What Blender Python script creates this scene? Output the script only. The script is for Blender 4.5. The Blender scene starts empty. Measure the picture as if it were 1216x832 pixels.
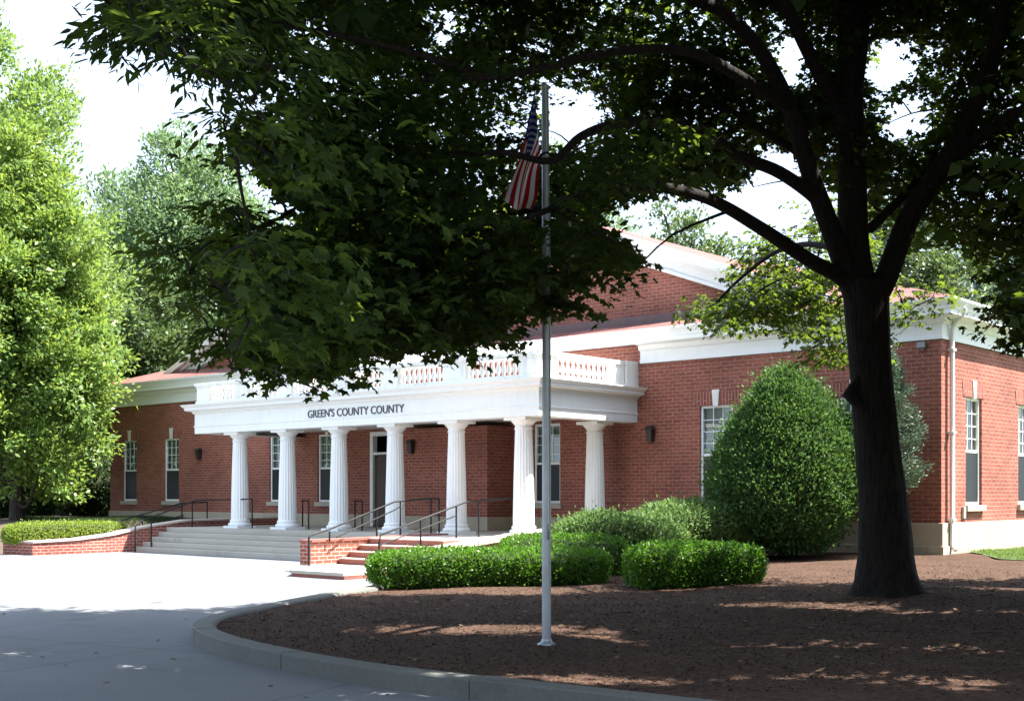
import bpy, bmesh, math, random
import numpy as np
from mathutils import Vector, Matrix
from mathutils.geometry import delaunay_2d_cdt

R = math.radians
rng = np.random.default_rng(7)
random.seed(7)
sc = bpy.context.scene
COL = sc.collection

# ------------------------------------------------------------------ camera, sky, sun, exposure
EYE = 1.80
cam_d = bpy.data.cameras.new('camera')
cam = bpy.data.objects.new('camera', cam_d); COL.objects.link(cam)
cam.location = (0, 0, EYE); cam.rotation_euler = (R(90), 0, R(41.2))
cam_d.sensor_width = 36; cam_d.lens = 44.32; cam_d.shift_y = 0.1406
cam_d.clip_start = 0.1; cam_d.clip_end = 2000
sc.camera = cam

SUN_EL, SUN_AZ = R(60), R(47)           # azimuth from +Y towards +X
wd = bpy.data.worlds.new('World'); sc.world = wd; wd.use_nodes = True
nt = wd.node_tree; bg = nt.nodes['Background']
sky = nt.nodes.new('ShaderNodeTexSky'); sky.sky_type = 'NISHITA'; sky.sun_disc = False
sky.sun_elevation = SUN_EL; sky.sun_rotation = SUN_AZ
sky.air_density = 1.0; sky.dust_density = 3.0; sky.ozone_density = 1.0
# thin bright high cloud over most of the sky
tcw = nt.nodes.new('ShaderNodeTexCoord'); nzw = nt.nodes.new('ShaderNodeTexNoise'); nzw.inputs['Scale'].default_value = 1.6; nzw.inputs['Detail'].default_value = 5
nt.links.new(tcw.outputs['Generated'], nzw.inputs['Vector'])
mrw = nt.nodes.new('ShaderNodeMapRange'); nt.links.new(nzw.outputs[0], mrw.inputs[0])
for i_, v_ in enumerate((.3, .6, .68, .97)): mrw.inputs[i_+1].default_value = v_
mxw = nt.nodes.new('ShaderNodeMix'); mxw.data_type = 'RGBA'; nt.links.new(mrw.outputs[0], mxw.inputs[0]); nt.links.new(sky.outputs[0], mxw.inputs[6]); mxw.inputs[7].default_value = (2.25, 2.75, 3.55, 1)
nt.links.new(mxw.outputs[2], bg.inputs[0]); bg.inputs[1].default_value = 0.13
sl = bpy.data.lights.new('sun', 'SUN'); so = bpy.data.objects.new('sun', sl); COL.objects.link(so)
sl.energy = 5.0; sl.angle = R(0.5); sl.color = (1.0, 0.955, 0.88)
sdir = Vector((math.cos(SUN_EL)*math.sin(SUN_AZ), math.cos(SUN_EL)*math.cos(SUN_AZ), math.sin(SUN_EL)))
so.rotation_mode = 'QUATERNION'; so.rotation_quaternion = sdir.to_track_quat('Z', 'Y'); so.location = (20, 20, 60)
vs = sc.view_settings
vs.view_transform = 'Standard'; vs.look = 'None'; vs.gamma = 1; vs.use_curve_mapping = False
vs.exposure = 2.2
sc.cycles.max_bounces = 8; sc.cycles.diffuse_bounces = 4; sc.cycles.transparent_max_bounces = 8
sc.cycles.use_denoising = True

# ------------------------------------------------------------------ helpers
FW = np.array([-math.sin(R(41.2)), math.cos(R(41.2))]); RT = np.array([math.cos(R(41.2)), math.sin(R(41.2))])
def cw(lat, fwd):
    """metres to the right of / ahead of the viewpoint -> world x, y"""
    return fwd*FW[0]+lat*RT[0], fwd*FW[1]+lat*RT[1]
def pix(P):
    d = P[..., 0]*FW[0]+P[..., 1]*FW[1]; l = P[..., 0]*RT[0]+P[..., 1]*RT[1]
    return 608+1497*l/d, 587-1497*(P[..., 2]-EYE)/d, d

def tag(o, label=None, cat=None, group=None, kind=None):
    if label: o['label'] = label
    if cat: o['category'] = cat
    if group: o['group'] = group
    if kind: o['kind'] = kind
    return o
def thing(name, label, cat, loc=(0, 0, 0), group=None):
    o = bpy.data.objects.new(name, None); COL.objects.link(o); o.location = loc
    o.empty_display_size = .2
    return tag(o, label, cat, group)
def link(name, me, mat=None, parent=None, local=False):
    """link a mesh; a world-space mesh under an Empty is offset back by the Empty's place"""
    if mat:
        for m in (mat if isinstance(mat, (list, tuple)) else [mat]): me.materials.append(m)
    o = bpy.data.objects.new(name, me); COL.objects.link(o)
    if parent:
        o.parent = parent
        if not local and parent.type == 'EMPTY': o.location = -parent.location
    return o
def recenter(o):
    me = o.data; n = len(me.vertices); a = np.empty(n*3, np.float32); me.vertices.foreach_get('co', a)
    a = a.reshape(-1, 3); c = np.array([(a[:, 0].min()+a[:, 0].max())/2, (a[:, 1].min()+a[:, 1].max())/2, a[:, 2].min()], np.float32)
    me.vertices.foreach_set('co', (a-c).ravel()); o.location = Vector([float(v) for v in c]); me.update(); return o
def copy_tree(o, parent=None):
    c = o.copy(); COL.objects.link(c); c.parent = parent
    for ch in o.children: copy_tree(ch, c)
    return c

def np_mesh(name, V, F, smooth=False):
    """V (n,3), F (m,k)"""
    V = np.ascontiguousarray(V, np.float32); F = np.ascontiguousarray(F, np.int32)
    m, k = F.shape
    me = bpy.data.meshes.new(name)
    me.vertices.add(len(V)); me.vertices.foreach_set('co', V.ravel())
    me.loops.add(m*k); me.loops.foreach_set('vertex_index', F.ravel())
    me.polygons.add(m); me.polygons.foreach_set('loop_start', np.arange(0, m*k, k, dtype=np.int32))
    me.polygons.foreach_set('loop_total', np.full(m, k, np.int32))
    if smooth: me.polygons.foreach_set('use_smooth', np.ones(m, bool))
    me.update(calc_edges=True); return me

class MB:
    def __init__(s): s.v = []; s.f = []; s.mi = []; s.sm = []
    def add(s, vs, fs, mi=0, smooth=False):
        b = len(s.v); s.v += [tuple(v) for v in vs]
        for f in fs: s.f.append(tuple(i+b for i in f)); s.mi.append(mi); s.sm.append(smooth)
        return s
    def box(s, x0, x1, y0, y1, z0, z1, mi=0):
        return s.add([(x0, y0, z0), (x1, y0, z0), (x1, y1, z0), (x0, y1, z0), (x0, y0, z1), (x1, y0, z1), (x1, y1, z1), (x0, y1, z1)],
                     [(0, 3, 2, 1), (4, 5, 6, 7), (0, 1, 5, 4), (1, 2, 6, 5), (2, 3, 7, 6), (3, 0, 4, 7)], mi)
    def hexa(s, lo, hi, mi=0):
        n = len(lo)
        return s.add(list(lo)+list(hi), [tuple(range(n))[::-1], tuple(range(n, 2*n))]+[(i, (i+1) % n, n+(i+1) % n, n+i) for i in range(n)], mi)
    def tube(s, pts, rad, n=8, cap=True, smooth=True, mi=0):
        pts = [Vector(p) for p in pts]
        if not isinstance(rad, (list, tuple)): rad = [rad]*len(pts)
        vs = []; fs = []; up = None
        for i, p in enumerate(pts):
            t = (pts[min(i+1, len(pts)-1)]-pts[max(i-1, 0)]).normalized()
            if up is None: up = Vector((0, 0, 1)) if abs(t.z) < .9 else Vector((1, 0, 0))
            a = t.cross(up).normalized(); b = a.cross(t).normalized(); up = b
            for k in range(n):
                th = 2*math.pi*k/n; vs.append(p+(a*math.cos(th)+b*math.sin(th))*rad[i])
        for i in range(len(pts)-1):
            for k in range(n): fs.append((i*n+k, i*n+(k+1) % n, (i+1)*n+(k+1) % n, (i+1)*n+k))
        s.add(vs, fs, mi, smooth)
        if cap: s.add(vs[:n], [tuple(range(n))[::-1]], mi); s.add(vs[-n:], [tuple(range(n))], mi)
        return s
    def lathe(s, prof, cx, cy, n=24, mod=None, smooth=True, mi=0):
        vs = []; fs = []
        for r, z in prof:
            for k in range(n):
                th = 2*math.pi*k/n; rr = r*(mod(k) if mod else 1); vs.append((cx+rr*math.cos(th), cy+rr*math.sin(th), z))
        for i in range(len(prof)-1):
            for k in range(n): fs.append((i*n+k, i*n+(k+1) % n, (i+1)*n+(k+1) % n, (i+1)*n+k))
        s.add(vs, fs, mi, smooth)
        s.add(vs[:n], [tuple(range(n))[::-1]], mi); s.add(vs[-n:], [tuple(range(n))], mi)
        return s
    def sweep(s, path, prof, closed=False, mi=0):
        """horizontal path of (x,y); prof = [(out, z)] with out to the right of travel; mitred"""
        n = len(path); rings = []
        for i in range(n):
            p = Vector(path[i])
            a = Vector(path[i-1]) if (i > 0 or closed) else None
            b = Vector(path[(i+1) % n]) if (i < n-1 or closed) else None
            d1 = (p-a).normalized() if a else None; d2 = (b-p).normalized() if b else None
            d1 = d1 or d2; d2 = d2 or d1
            n1 = Vector((d1.y, -d1.x)); n2 = Vector((d2.y, -d2.x))
            m = (n1+n2).normalized(); m = m/max(.3, m.dot(n1))
            rings.append([(p.x+m.x*o, p.y+m.y*o, z) for o, z in prof])
        k = len(prof); vs = [v for r in rings for v in r]; fs = []
        for i in range(n if closed else n-1):
            j = (i+1) % n
            for q in range(k-1): fs.append((i*k+q, j*k+q, j*k+q+1, i*k+q+1))
        s.add(vs, fs, mi)
        return s
    def mesh(s, name):
        me = bpy.data.meshes.new(name); me.from_pydata(s.v, [], s.f)
        me.polygons.foreach_set('material_index', s.mi); me.polygons.foreach_set('use_smooth', s.sm); me.update(); return me
    def build(s, name, mat=None, parent=None, local=False, bevel=0):
        me = s.mesh(name)
        o = link(name, me, mat, parent, local)
        if bevel:
            m = o.modifiers.new('bevel', 'BEVEL'); m.width = bevel; m.segments = 2; m.limit_method = 'ANGLE'
        return o

def bez(pts, n=6):
    """Catmull-Rom through points"""
    P = [np.array(p, float) for p in pts]; out = []
    for i in range(len(P)-1):
        p0 = P[max(i-1, 0)]; p1 = P[i]; p2 = P[i+1]; p3 = P[min(i+2, len(P)-1)]
        for k in range(n):
            t = k/n
            out.append(.5*((2*p1)+(-p0+p2)*t+(2*p0-5*p1+4*p2-p3)*t*t+(-p0+3*p1-3*p2+p3)*t**3))
    out.append(P[-1]); return out

def noise3(P, s=1.0, seed=0):
    q = np.asarray(P)*s; r = np.random.default_rng(100+seed); v = 0
    for i in range(5):
        k = r.normal(size=3)*(1.0+.55*i); v = v+np.sin(q@k+r.uniform(0, 6.28))/(1+.35*i)
    return v/2.4

# ------------------------------------------------------------------ materials
def newmat(name):
    m = bpy.data.materials.new(name); m.use_nodes = True; nt = m.node_tree
    return m, nt, nt.nodes['Principled BSDF'], nt.links.new
def N(nt, t, **kw):
    n = nt.nodes.new(t)
    for k, v in kw.items(): setattr(n, k, v)
    return n
def ramp(nt, fac, stops):
    r = N(nt, 'ShaderNodeValToRGB'); e = r.color_ramp.elements
    while len(e) < len(stops): e.new(.5)
    for el, (p, c) in zip(e, stops): el.position = p; el.color = (*c, 1)
    nt.links.new(fac, r.inputs[0]); return r.outputs[0]
def plain(name, c1, c2=None, scale=4, rough=.6, bump=0, bscale=None, metallic=0, spec=.5, detail=6, distort=0):
    m, nt, b, L = newmat(name); tc = N(nt, 'ShaderNodeTexCoord'); c2 = c2 or tuple(v*.8 for v in c1)
    nz = N(nt, 'ShaderNodeTexNoise'); nz.inputs['Scale'].default_value = scale; nz.inputs['Detail'].default_value = detail
    nz.inputs['Distortion'].default_value = distort
    L(tc.outputs['Object'], nz.inputs['Vector'])
    L(ramp(nt, nz.outputs[0], [(.3, c1), (.7, c2)]), b.inputs['Base Color'])
    b.inputs['Roughness'].default_value = rough; b.inputs['Metallic'].default_value = metallic
    b.inputs['Specular IOR Level'].default_value = spec
    if bump:
        n2 = N(nt, 'ShaderNodeTexNoise'); n2.inputs['Scale'].default_value = bscale or scale*6; n2.inputs['Detail'].default_value = 6
        L(tc.outputs['Object'], n2.inputs['Vector'])
        bp = N(nt, 'ShaderNodeBump'); bp.inputs['Strength'].default_value = bump; bp.inputs['Distance'].default_value = .02
        L(n2.outputs[0], bp.inputs['Height']); L(bp.outputs[0], b.inputs['Normal'])
    return m
def brick(name, c1, c2, mortar, bw=.27, rh=.095, vertical=False, ms=.012):
    m, nt, b, L = newmat(name); tc = N(nt, 'ShaderNodeTexCoord'); ge = N(nt, 'ShaderNodeNewGeometry')
    sp = N(nt, 'ShaderNodeSeparateXYZ'); L(tc.outputs['Object'], sp.inputs[0])
    sn = N(nt, 'ShaderNodeSeparateXYZ'); L(ge.outputs['True Normal'], sn.inputs[0])
    ab = N(nt, 'ShaderNodeMath', operation='ABSOLUTE'); L(sn.outputs[0], ab.inputs[0])
    gt = N(nt, 'ShaderNodeMath', operation='GREATER_THAN'); L(ab.outputs[0], gt.inputs[0]); gt.inputs[1].default_value = .6
    mx = N(nt, 'ShaderNodeMix', data_type='FLOAT'); L(gt.outputs[0], mx.inputs[0]); L(sp.outputs[0], mx.inputs[2]); L(sp.outputs[1], mx.inputs[3])
    cb = N(nt, 'ShaderNodeCombineXYZ')
    if vertical: L(sp.outputs[0], cb.inputs[1]); L(sp.outputs[2], cb.inputs[0])
    else: L(mx.outputs[0], cb.inputs[0]); L(sp.outputs[2], cb.inputs[1])
    bt = N(nt, 'ShaderNodeTexBrick'); L(cb.outputs[0], bt.inputs['Vector'])
    bt.inputs['Scale'].default_value = 1; bt.inputs['Brick Width'].default_value = bw; bt.inputs['Row Height'].default_value = rh
    bt.inputs['Mortar Size'].default_value = ms; bt.inputs['Mortar Smooth'].default_value = .3; bt.inputs['Bias'].default_value = -.1
    bt.inputs['Color1'].default_value = (*c1, 1); bt.inputs['Color2'].default_value = (*c2, 1); bt.inputs['Mortar'].default_value = (*mortar, 1)
    nz = N(nt, 'ShaderNodeTexNoise'); nz.inputs['Scale'].default_value = .7; nz.inputs['Detail'].default_value = 5; L(tc.outputs['Object'], nz.inputs['Vector'])
    n2 = N(nt, 'ShaderNodeTexNoise'); n2.inputs['Scale'].default_value = 14; n2.inputs['Detail'].default_value = 3; L(tc.outputs['Object'], n2.inputs['Vector'])
    ad = N(nt, 'ShaderNodeMath', operation='ADD'); L(nz.outputs[0], ad.inputs[0]); L(n2.outputs[0], ad.inputs[1])
    mr = N(nt, 'ShaderNodeMapRange'); L(ad.outputs[0], mr.inputs[0])
    for i, v in enumerate((.7, 1.3, .68, 1.30)): mr.inputs[i+1].default_value = v
    mu = N(nt, 'ShaderNodeMix', data_type='RGBA', blend_type='MULTIPLY'); mu.inputs[0].default_value = 1
    L(bt.outputs['Color'], mu.inputs[6]); L(mr.outputs[0], mu.inputs[7]); L(mu.outputs[2], b.inputs['Base Color'])
    b.inputs['Roughness'].default_value = .85; b.inputs['Specular IOR Level'].default_value = .25
    bp = N(nt, 'ShaderNodeBump', invert=True); bp.inputs['Strength'].default_value = .5; bp.inputs['Distance'].default_value = .01
    L(bt.outputs['Fac'], bp.inputs['Height']); L(bp.outputs[0], b.inputs['Normal'])
    return m
def leafmat(name, c1, c2, tr, trans=.4, rough=.45, spec=.35):
    m, nt, b, L = newmat(name); ge = N(nt, 'ShaderNodeNewGeometry')
    col = ramp(nt, ge.outputs['Random Per Island'], [(0, c1), (1, c2)])
    L(col, b.inputs['Base Color']); b.inputs['Roughness'].default_value = rough; b.inputs['Specular IOR Level'].default_value = spec
    t = N(nt, 'ShaderNodeBsdfTranslucent'); t.inputs[0].default_value = (*tr, 1)
    mx = N(nt, 'ShaderNodeMixShader'); mx.inputs[0].default_value = trans
    L(b.outputs[0], mx.inputs[1]); L(t.outputs[0], mx.inputs[2]); L(mx.outputs[0], nt.nodes['Material Output'].inputs[0])
    return m
def barkmat(name, c1, c2, scale=3):
    m, nt, b, L = newmat(name); tc = N(nt, 'ShaderNodeTexCoord'); mp = N(nt, 'ShaderNodeMapping'); mp.inputs['Scale'].default_value = (9, 9, 1.3)
    L(tc.outputs['Object'], mp.inputs[0]); nz = N(nt, 'ShaderNodeTexNoise'); nz.inputs['Scale'].default_value = scale; nz.inputs['Detail'].default_value = 8
    L(mp.outputs[0], nz.inputs['Vector']); L(ramp(nt, nz.outputs[0], [(.35, c1), (.65, c2)]), b.inputs['Base Color'])
    b.inputs['Roughness'].default_value = .9; b.inputs['Specular IOR Level'].default_value = .2
    bp = N(nt, 'ShaderNodeBump'); bp.inputs['Strength'].default_value = .9; bp.inputs['Distance'].default_value = .03
    L(nz.outputs[0], bp.inputs['Height']); L(bp.outputs[0], b.inputs['Normal']); return m
def glassmat(name):
    m, nt, b, L = newmat(name)
    fr = N(nt, 'ShaderNodeFresnel'); fr.inputs[0].default_value = 1.55
    ad = N(nt, 'ShaderNodeMath', operation='ADD'); L(fr.outputs[0], ad.inputs[0]); ad.inputs[1].default_value = .09
    tr = N(nt, 'ShaderNodeBsdfTransparent'); tr.inputs[0].default_value = (.82, .9, .88, 1)
    gl = N(nt, 'ShaderNodeBsdfGlossy'); gl.inputs['Roughness'].default_value = .015
    nz = N(nt, 'ShaderNodeTexNoise'); nz.inputs['Scale'].default_value = 1.1; tc = N(nt, 'ShaderNodeTexCoord'); L(tc.outputs['Object'], nz.inputs['Vector'])
    bp = N(nt, 'ShaderNodeBump'); bp.inputs['Strength'].default_value = .08; bp.inputs['Distance'].default_value = .05; L(nz.outputs[0], bp.inputs['Height'])
    L(bp.outputs[0], gl.inputs['Normal'])
    mx = N(nt, 'ShaderNodeMixShader'); L(ad.outputs[0], mx.inputs[0]); L(tr.outputs[0], mx.inputs[1]); L(gl.outputs[0], mx.inputs[2])
    L(mx.outputs[0], nt.nodes['Material Output'].inputs[0]); return m

M = {}
M['brick'] = brick('red_brick', (.31, .098, .068), (.22, .068, .05), (.34, .215, .17), ms=.0095)
M['brick_lintel'] = brick('soldier_brick', (.27, .08, .058), (.20, .058, .045), (.36, .24, .20), bw=.6, rh=.095, vertical=True)
M['brick_low'] = brick('planter_brick', (.30, .085, .058), (.23, .062, .045), (.40, .29, .25), bw=.25, rh=.09)
M['white'] = plain('white_paint', (.86, .86, .83), (.78, .78, .75), 1.6, .5, .05)
def weathered(name, c, dirt, amt):
    m, nt, b, L = newmat(name); tc = N(nt, 'ShaderNodeTexCoord'); mp = N(nt, 'ShaderNodeMapping'); mp.inputs['Scale'].default_value = (5, 5, .55); L(tc.outputs['Object'], mp.inputs[0])
    n1 = N(nt, 'ShaderNodeTexNoise'); n1.inputs['Scale'].default_value = 1.6; n1.inputs['Detail'].default_value = 7; L(mp.outputs[0], n1.inputs['Vector'])
    n2 = N(nt, 'ShaderNodeTexNoise'); n2.inputs['Scale'].default_value = .8; n2.inputs['Detail'].default_value = 6; L(tc.outputs['Object'], n2.inputs['Vector'])
    mu = N(nt, 'ShaderNodeMath', operation='MULTIPLY'); L(n1.outputs[0], mu.inputs[0]); L(n2.outputs[0], mu.inputs[1])
    L(ramp(nt, mu.outputs[0], [(.22, c), (.30+.12*(1-amt), tuple(a*(1-amt)+d*amt for a, d in zip(c, dirt)))]), b.inputs['Base Color'])
    b.inputs['Roughness'].default_value = .55
    bp = N(nt, 'ShaderNodeBump'); bp.inputs['Strength'].default_value = .06; bp.inputs['Distance'].default_value = .01; L(n2.outputs[0], bp.inputs['Height']); L(bp.outputs[0], b.inputs['Normal'])
    return m
M['white'] = weathered('white_paint', (.86, .865, .86), (.60, .58, .54), .15)
M['cream'] = weathered('aged_white_paint', (.83, .82, .78), (.45, .42, .36), .40)
M['cream_old'] = plain('aged_white_paint', (.84, .82, .76), (.72, .70, .64), 2.2, .6, .06)
M['stone'] = plain('limestone', (.46, .42, .34), (.38, .34, .28), 2.5, .8, .15)
M['foundation'] = plain('rendered_foundation', (.45, .39, .29), (.36, .31, .23), 1.2, .85, .2, 25)
M['roof'] = brick('roof_shingle', (.22, .092, .08), (.165, .07, .063), (.11, .05, .046), bw=.35, rh=.14)
M['flash'] = plain('dark_flashing', (.10, .05, .055), (.07, .035, .04), 3, .5)
M['black'] = plain('black_metal', (.010, .010, .011), (.016, .016, .018), 8, .55, spec=.25)
M['bronze'] = plain('dark_bronze', (.03, .024, .02), (.02, .017, .015), 8, .4)
M['grey_metal'] = plain('grey_metal', (.25, .25, .26), (.18, .18, .19), 8, .4, metallic=.6)
M['galv'] = plain('galvanised_steel', (.42, .44, .46), (.33, .35, .37), 5, .42, .03, metallic=.55)
M['glass'] = glassmat('window_glass')
M['blind'] = plain('window_blind', (.42, .50, .47), (.36, .44, .42), 1, .7)
M['screen'] = plain('dark_screen', (.008, .010, .014), (.012, .014, .019), 2, .5)
M['room'] = plain('dark_room', (.02, .018, .016), (.03, .028, .025), 1, .9)
M['letter'] = plain('dark_letters', (.06, .06, .075), (.08, .08, .095), 6, .5)
M['door'] = plain('door_wood', (.06, .03, .018), (.04, .02, .012), 3, .45)
M['redstep'] = plain('red_step', (.30, .11, .085), (.22, .08, .065), 3, .8, .15)
M['nosing'] = plain('step_nosing', (.60, .50, .44), (.48, .39, .34), 3, .8, .1)
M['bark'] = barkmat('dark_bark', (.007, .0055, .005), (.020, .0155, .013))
M['bark_far'] = barkmat('grey_bark', (.028, .022, .018), (.065, .055, .045))
M['mulch_chip'] = leafmat('mulch_chip', (.092, .056, .040), (.038, .023, .016), (.1, .05, .03), .0, .9, .1)

def concrete(name, c1, c2, joints=True):
    m, nt, b, L = newmat(name); tc = N(nt, 'ShaderNodeTexCoord')
    nz = N(nt, 'ShaderNodeTexNoise'); nz.inputs['Scale'].default_value = .35; nz.inputs['Detail'].default_value = 8; L(tc.outputs['Object'], nz.inputs['Vector'])
    n2 = N(nt, 'ShaderNodeTexNoise'); n2.inputs['Scale'].default_value = 30; n2.inputs['Detail'].default_value = 6; L(tc.outputs['Object'], n2.inputs['Vector'])
    ad = N(nt, 'ShaderNodeMix', data_type='FLOAT'); ad.inputs[0].default_value = .35; L(nz.outputs[0], ad.inputs[2]); L(n2.outputs[0], ad.inputs[3])
    col = ramp(nt, ad.outputs[0], [(.35, c2), (.62, c1)])
    n3 = N(nt, 'ShaderNodeTexNoise'); n3.inputs['Scale'].default_value = .9; n3.inputs['Detail'].default_value = 4; n3.inputs['Distortion'].default_value = 1.2
    L(tc.outputs['Object'], n3.inputs['Vector'])
    stain = ramp(nt, n3.outputs[0], [(.30, (.84, .84, .84)), (.42, (1, 1, 1))])
    mu = N(nt, 'ShaderNodeMix', data_type='RGBA', blend_type='MULTIPLY'); mu.inputs[0].default_value = 1; L(col, mu.inputs[6]); L(stain, mu.inputs[7])
    last = mu.outputs[2]
    bp = N(nt, 'ShaderNodeBump'); bp.inputs['Strength'].default_value = .25; bp.inputs['Distance'].default_value = .01
    L(n2.outputs[0], bp.inputs['Height']); nor = bp.outputs[0]
    if joints:
        mp = N(nt, 'ShaderNodeMapping'); mp.inputs['Rotation'].default_value = (0, 0, R(-12)); L(tc.outputs['Object'], mp.inputs[0])
        bt = N(nt, 'ShaderNodeTexBrick', offset=0); bt.inputs['Scale'].default_value = 1; bt.inputs['Brick Width'].default_value = 3.6; bt.inputs['Row Height'].default_value = 3.6
        bt.inputs['Mortar Size'].default_value = .012; bt.inputs['Mortar Smooth'].default_value = .2
        L(mp.outputs[0], bt.inputs['Vector'])
        mj = N(nt, 'ShaderNodeMix', data_type='RGBA'); L(bt.outputs['Fac'], mj.inputs[0]); L(last, mj.inputs[6]); mj.inputs[7].default_value = (.09, .085, .08, 1)
        last = mj.outputs[2]
        b2 = N(nt, 'ShaderNodeBump', invert=True); b2.inputs['Strength'].default_value = .8; b2.inputs['Distance'].default_value = .02
        L(bt.outputs['Fac'], b2.inputs['Height']); L(nor, b2.inputs['Normal']); nor = b2.outputs[0]
    L(last, b.inputs['Base Color']); L(nor, b.inputs['Normal']); b.inputs['Roughness'].default_value = .85
    b.inputs['Specular IOR Level'].default_value = .3
    return m
M['drive'] = concrete('concrete_paving', (.172, .178, .188), (.125, .130, .139))
M['step'] = concrete('step_concrete', (.46, .43, .37), (.38, .355, .30), False)
M['kerb'] = concrete('kerb_concrete', (.145, .146, .132), (.095, .097, .087), False)
def mulchmat():
    m, nt, b, L = newmat('bark_mulch'); tc = N(nt, 'ShaderNodeTexCoord')
    vo = N(nt, 'ShaderNodeTexVoronoi'); vo.inputs['Scale'].default_value = 26; L(tc.outputs['Object'], vo.inputs['Vector'])
    nz = N(nt, 'ShaderNodeTexNoise'); nz.inputs['Scale'].default_value = 1.1; nz.inputs['Detail'].default_value = 8; L(tc.outputs['Object'], nz.inputs['Vector'])
    sp = N(nt, 'ShaderNodeSeparateColor'); L(vo.outputs['Color'], sp.inputs[0])
    mx = N(nt, 'ShaderNodeMix', data_type='FLOAT'); mx.inputs[0].default_value = .5; L(sp.outputs[0], mx.inputs[2]); L(nz.outputs[0], mx.inputs[3])
    L(ramp(nt, mx.outputs[0], [(.2, (.033, .020, .014)), (.5, (.063, .037, .026)), (.85, (.102, .062, .044))]), b.inputs['Base Color'])
    n2 = N(nt, 'ShaderNodeTexNoise'); n2.inputs['Scale'].default_value = 22; n2.inputs['Detail'].default_value = 6; L(tc.outputs['Object'], n2.inputs['Vector'])
    bp = N(nt, 'ShaderNodeBump'); bp.inputs['Strength'].default_value = .7; bp.inputs['Distance'].default_value = .03
    L(n2.outputs[0], bp.inputs['Height']); L(bp.outputs[0], b.inputs['Normal'])
    b.inputs['Roughness'].default_value = .95; b.inputs['Specular IOR Level'].default_value = .1; return m
M['mulch'] = mulchmat()
M['soil'] = plain('leaf_litter', (.09, .06, .04), (.05, .035, .025), 3, .95, .5)
M['turf'] = plain('turf', (.07, .11, .03), (.045, .075, .02), 4, .95, .5, 60)
M['grass'] = leafmat('grass_blade', (.10, .17, .035), (.16, .22, .05), (.2, .3, .05), .3)

# leaves
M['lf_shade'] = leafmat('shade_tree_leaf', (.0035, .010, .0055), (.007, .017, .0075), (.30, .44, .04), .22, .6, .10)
M['lf_bright'] = leafmat('bright_leaf', (.06, .13, .03), (.175, .26, .06), (.25, .36, .07), .40)
M['lf_yellow'] = leafmat('yellow_green_leaf', (.06, .13, .03), (.17, .27, .06), (.28, .38, .06), .40)
M['lf_pale'] = leafmat('pale_leaf', (.065, .13, .055), (.14, .215, .10), (.22, .33, .12), .35)
M['lf_mid'] = leafmat('mid_leaf', (.045, .085, .03), (.08, .13, .045), (.14, .2, .05), .35)
M['lf_blue'] = leafmat('blue_green_leaf', (.035, .07, .05), (.07, .115, .085), (.08, .13, .07), .3)
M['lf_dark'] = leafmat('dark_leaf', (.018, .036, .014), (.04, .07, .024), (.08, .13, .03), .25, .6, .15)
M['lf_hedge'] = leafmat('hedge_leaf', (.04, .12, .014), (.09, .20, .022), (.15, .32, .02), .35)
M['lf_hedge_lit'] = leafmat('sunlit_hedge_leaf', (.15, .23, .03), (.24, .31, .05), (.3, .4, .05), .35)  # lighter copy of the hedge leaf, with sunlight put into its colour
M['lf_shrub'] = leafmat('shrub_leaf', (.08, .155, .05), (.15, .235, .085), (.18, .28, .07), .32, .6, .15)
M['lf_ever'] = leafmat('evergreen_leaf', (.028, .075, .024), (.075, .145, .042), (.12, .22, .04), .28, .6, .15)
M['lf_conifer'] = leafmat('conifer_needle', (.07, .12, .08), (.14, .20, .13), (.08, .12, .06), .2)
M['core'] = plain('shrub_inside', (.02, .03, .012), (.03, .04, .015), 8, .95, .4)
M['petal'] = leafmat('petal', (.6, .45, .28), (.7, .55, .35), (.5, .4, .2), .3)

# ------------------------------------------------------------------ setting: ground
def poly_sheet(name, pts, z, mat, h=None, step=None):
    """flat or height-mapped sheet"""
    pts = [tuple(map(float, p)) for p in pts]
    if step is None:
        me = bpy.data.meshes.new(name); me.from_pydata([(x, y, z) for x, y in pts], [], [tuple(range(len(pts)))]); me.update()
    else:
        A = np.array(pts); V = [Vector(p) for p in pts]
        xs = np.arange(A[:, 0].min(), A[:, 0].max(), step); ys = np.arange(A[:, 1].min(), A[:, 1].max(), step)
        G = np.stack(np.meshgrid(xs, ys), -1).reshape(-1, 2); G = G+rng.uniform(-.2, .2, G.shape)*step
        G = G[inside(G, A)]
        V += [Vector(p) for p in G]
        vo, _, fo, *_ = delaunay_2d_cdt(V, [], [list(range(len(pts)))], 1, 1e-4)
        P = np.array([(v.x, v.y) for v in vo]); Z = h(P)
        me = bpy.data.meshes.new(name); me.from_pydata([(p[0], p[1], q) for p, q in zip(P, Z)], [], [tuple(f) for f in fo]); me.update()
        me.polygons.foreach_set('use_smooth', np.ones(len(me.polygons), bool))
    # make normals up
    bm = bmesh.new(); bm.from_mesh(me); bmesh.ops.recalc_face_normals(bm, faces=bm.faces)
    if sum(f.normal.z for f in bm.faces) < 0: bmesh.ops.reverse_faces(bm, faces=bm.faces)
    bm.to_mesh(me); bm.free()
    o = link(name, me, mat); tag(o, kind='structure'); return o
def inside(P, poly):
    P = np.asarray(P); c = np.zeros(P.shape[:-1], bool); A = np.asarray(poly, float); n = len(A)
    for i in range(n):
        x1, y1 = A[i]; x2, y2 = A[i-1]
        if y1 == y2: continue
        c ^= ((y1 > P[..., 1]) != (y2 > P[..., 1])) & (P[..., 0] < (x2-x1)*(P[..., 1]-y1)/(y2-y1)+x1)
    return c
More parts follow.
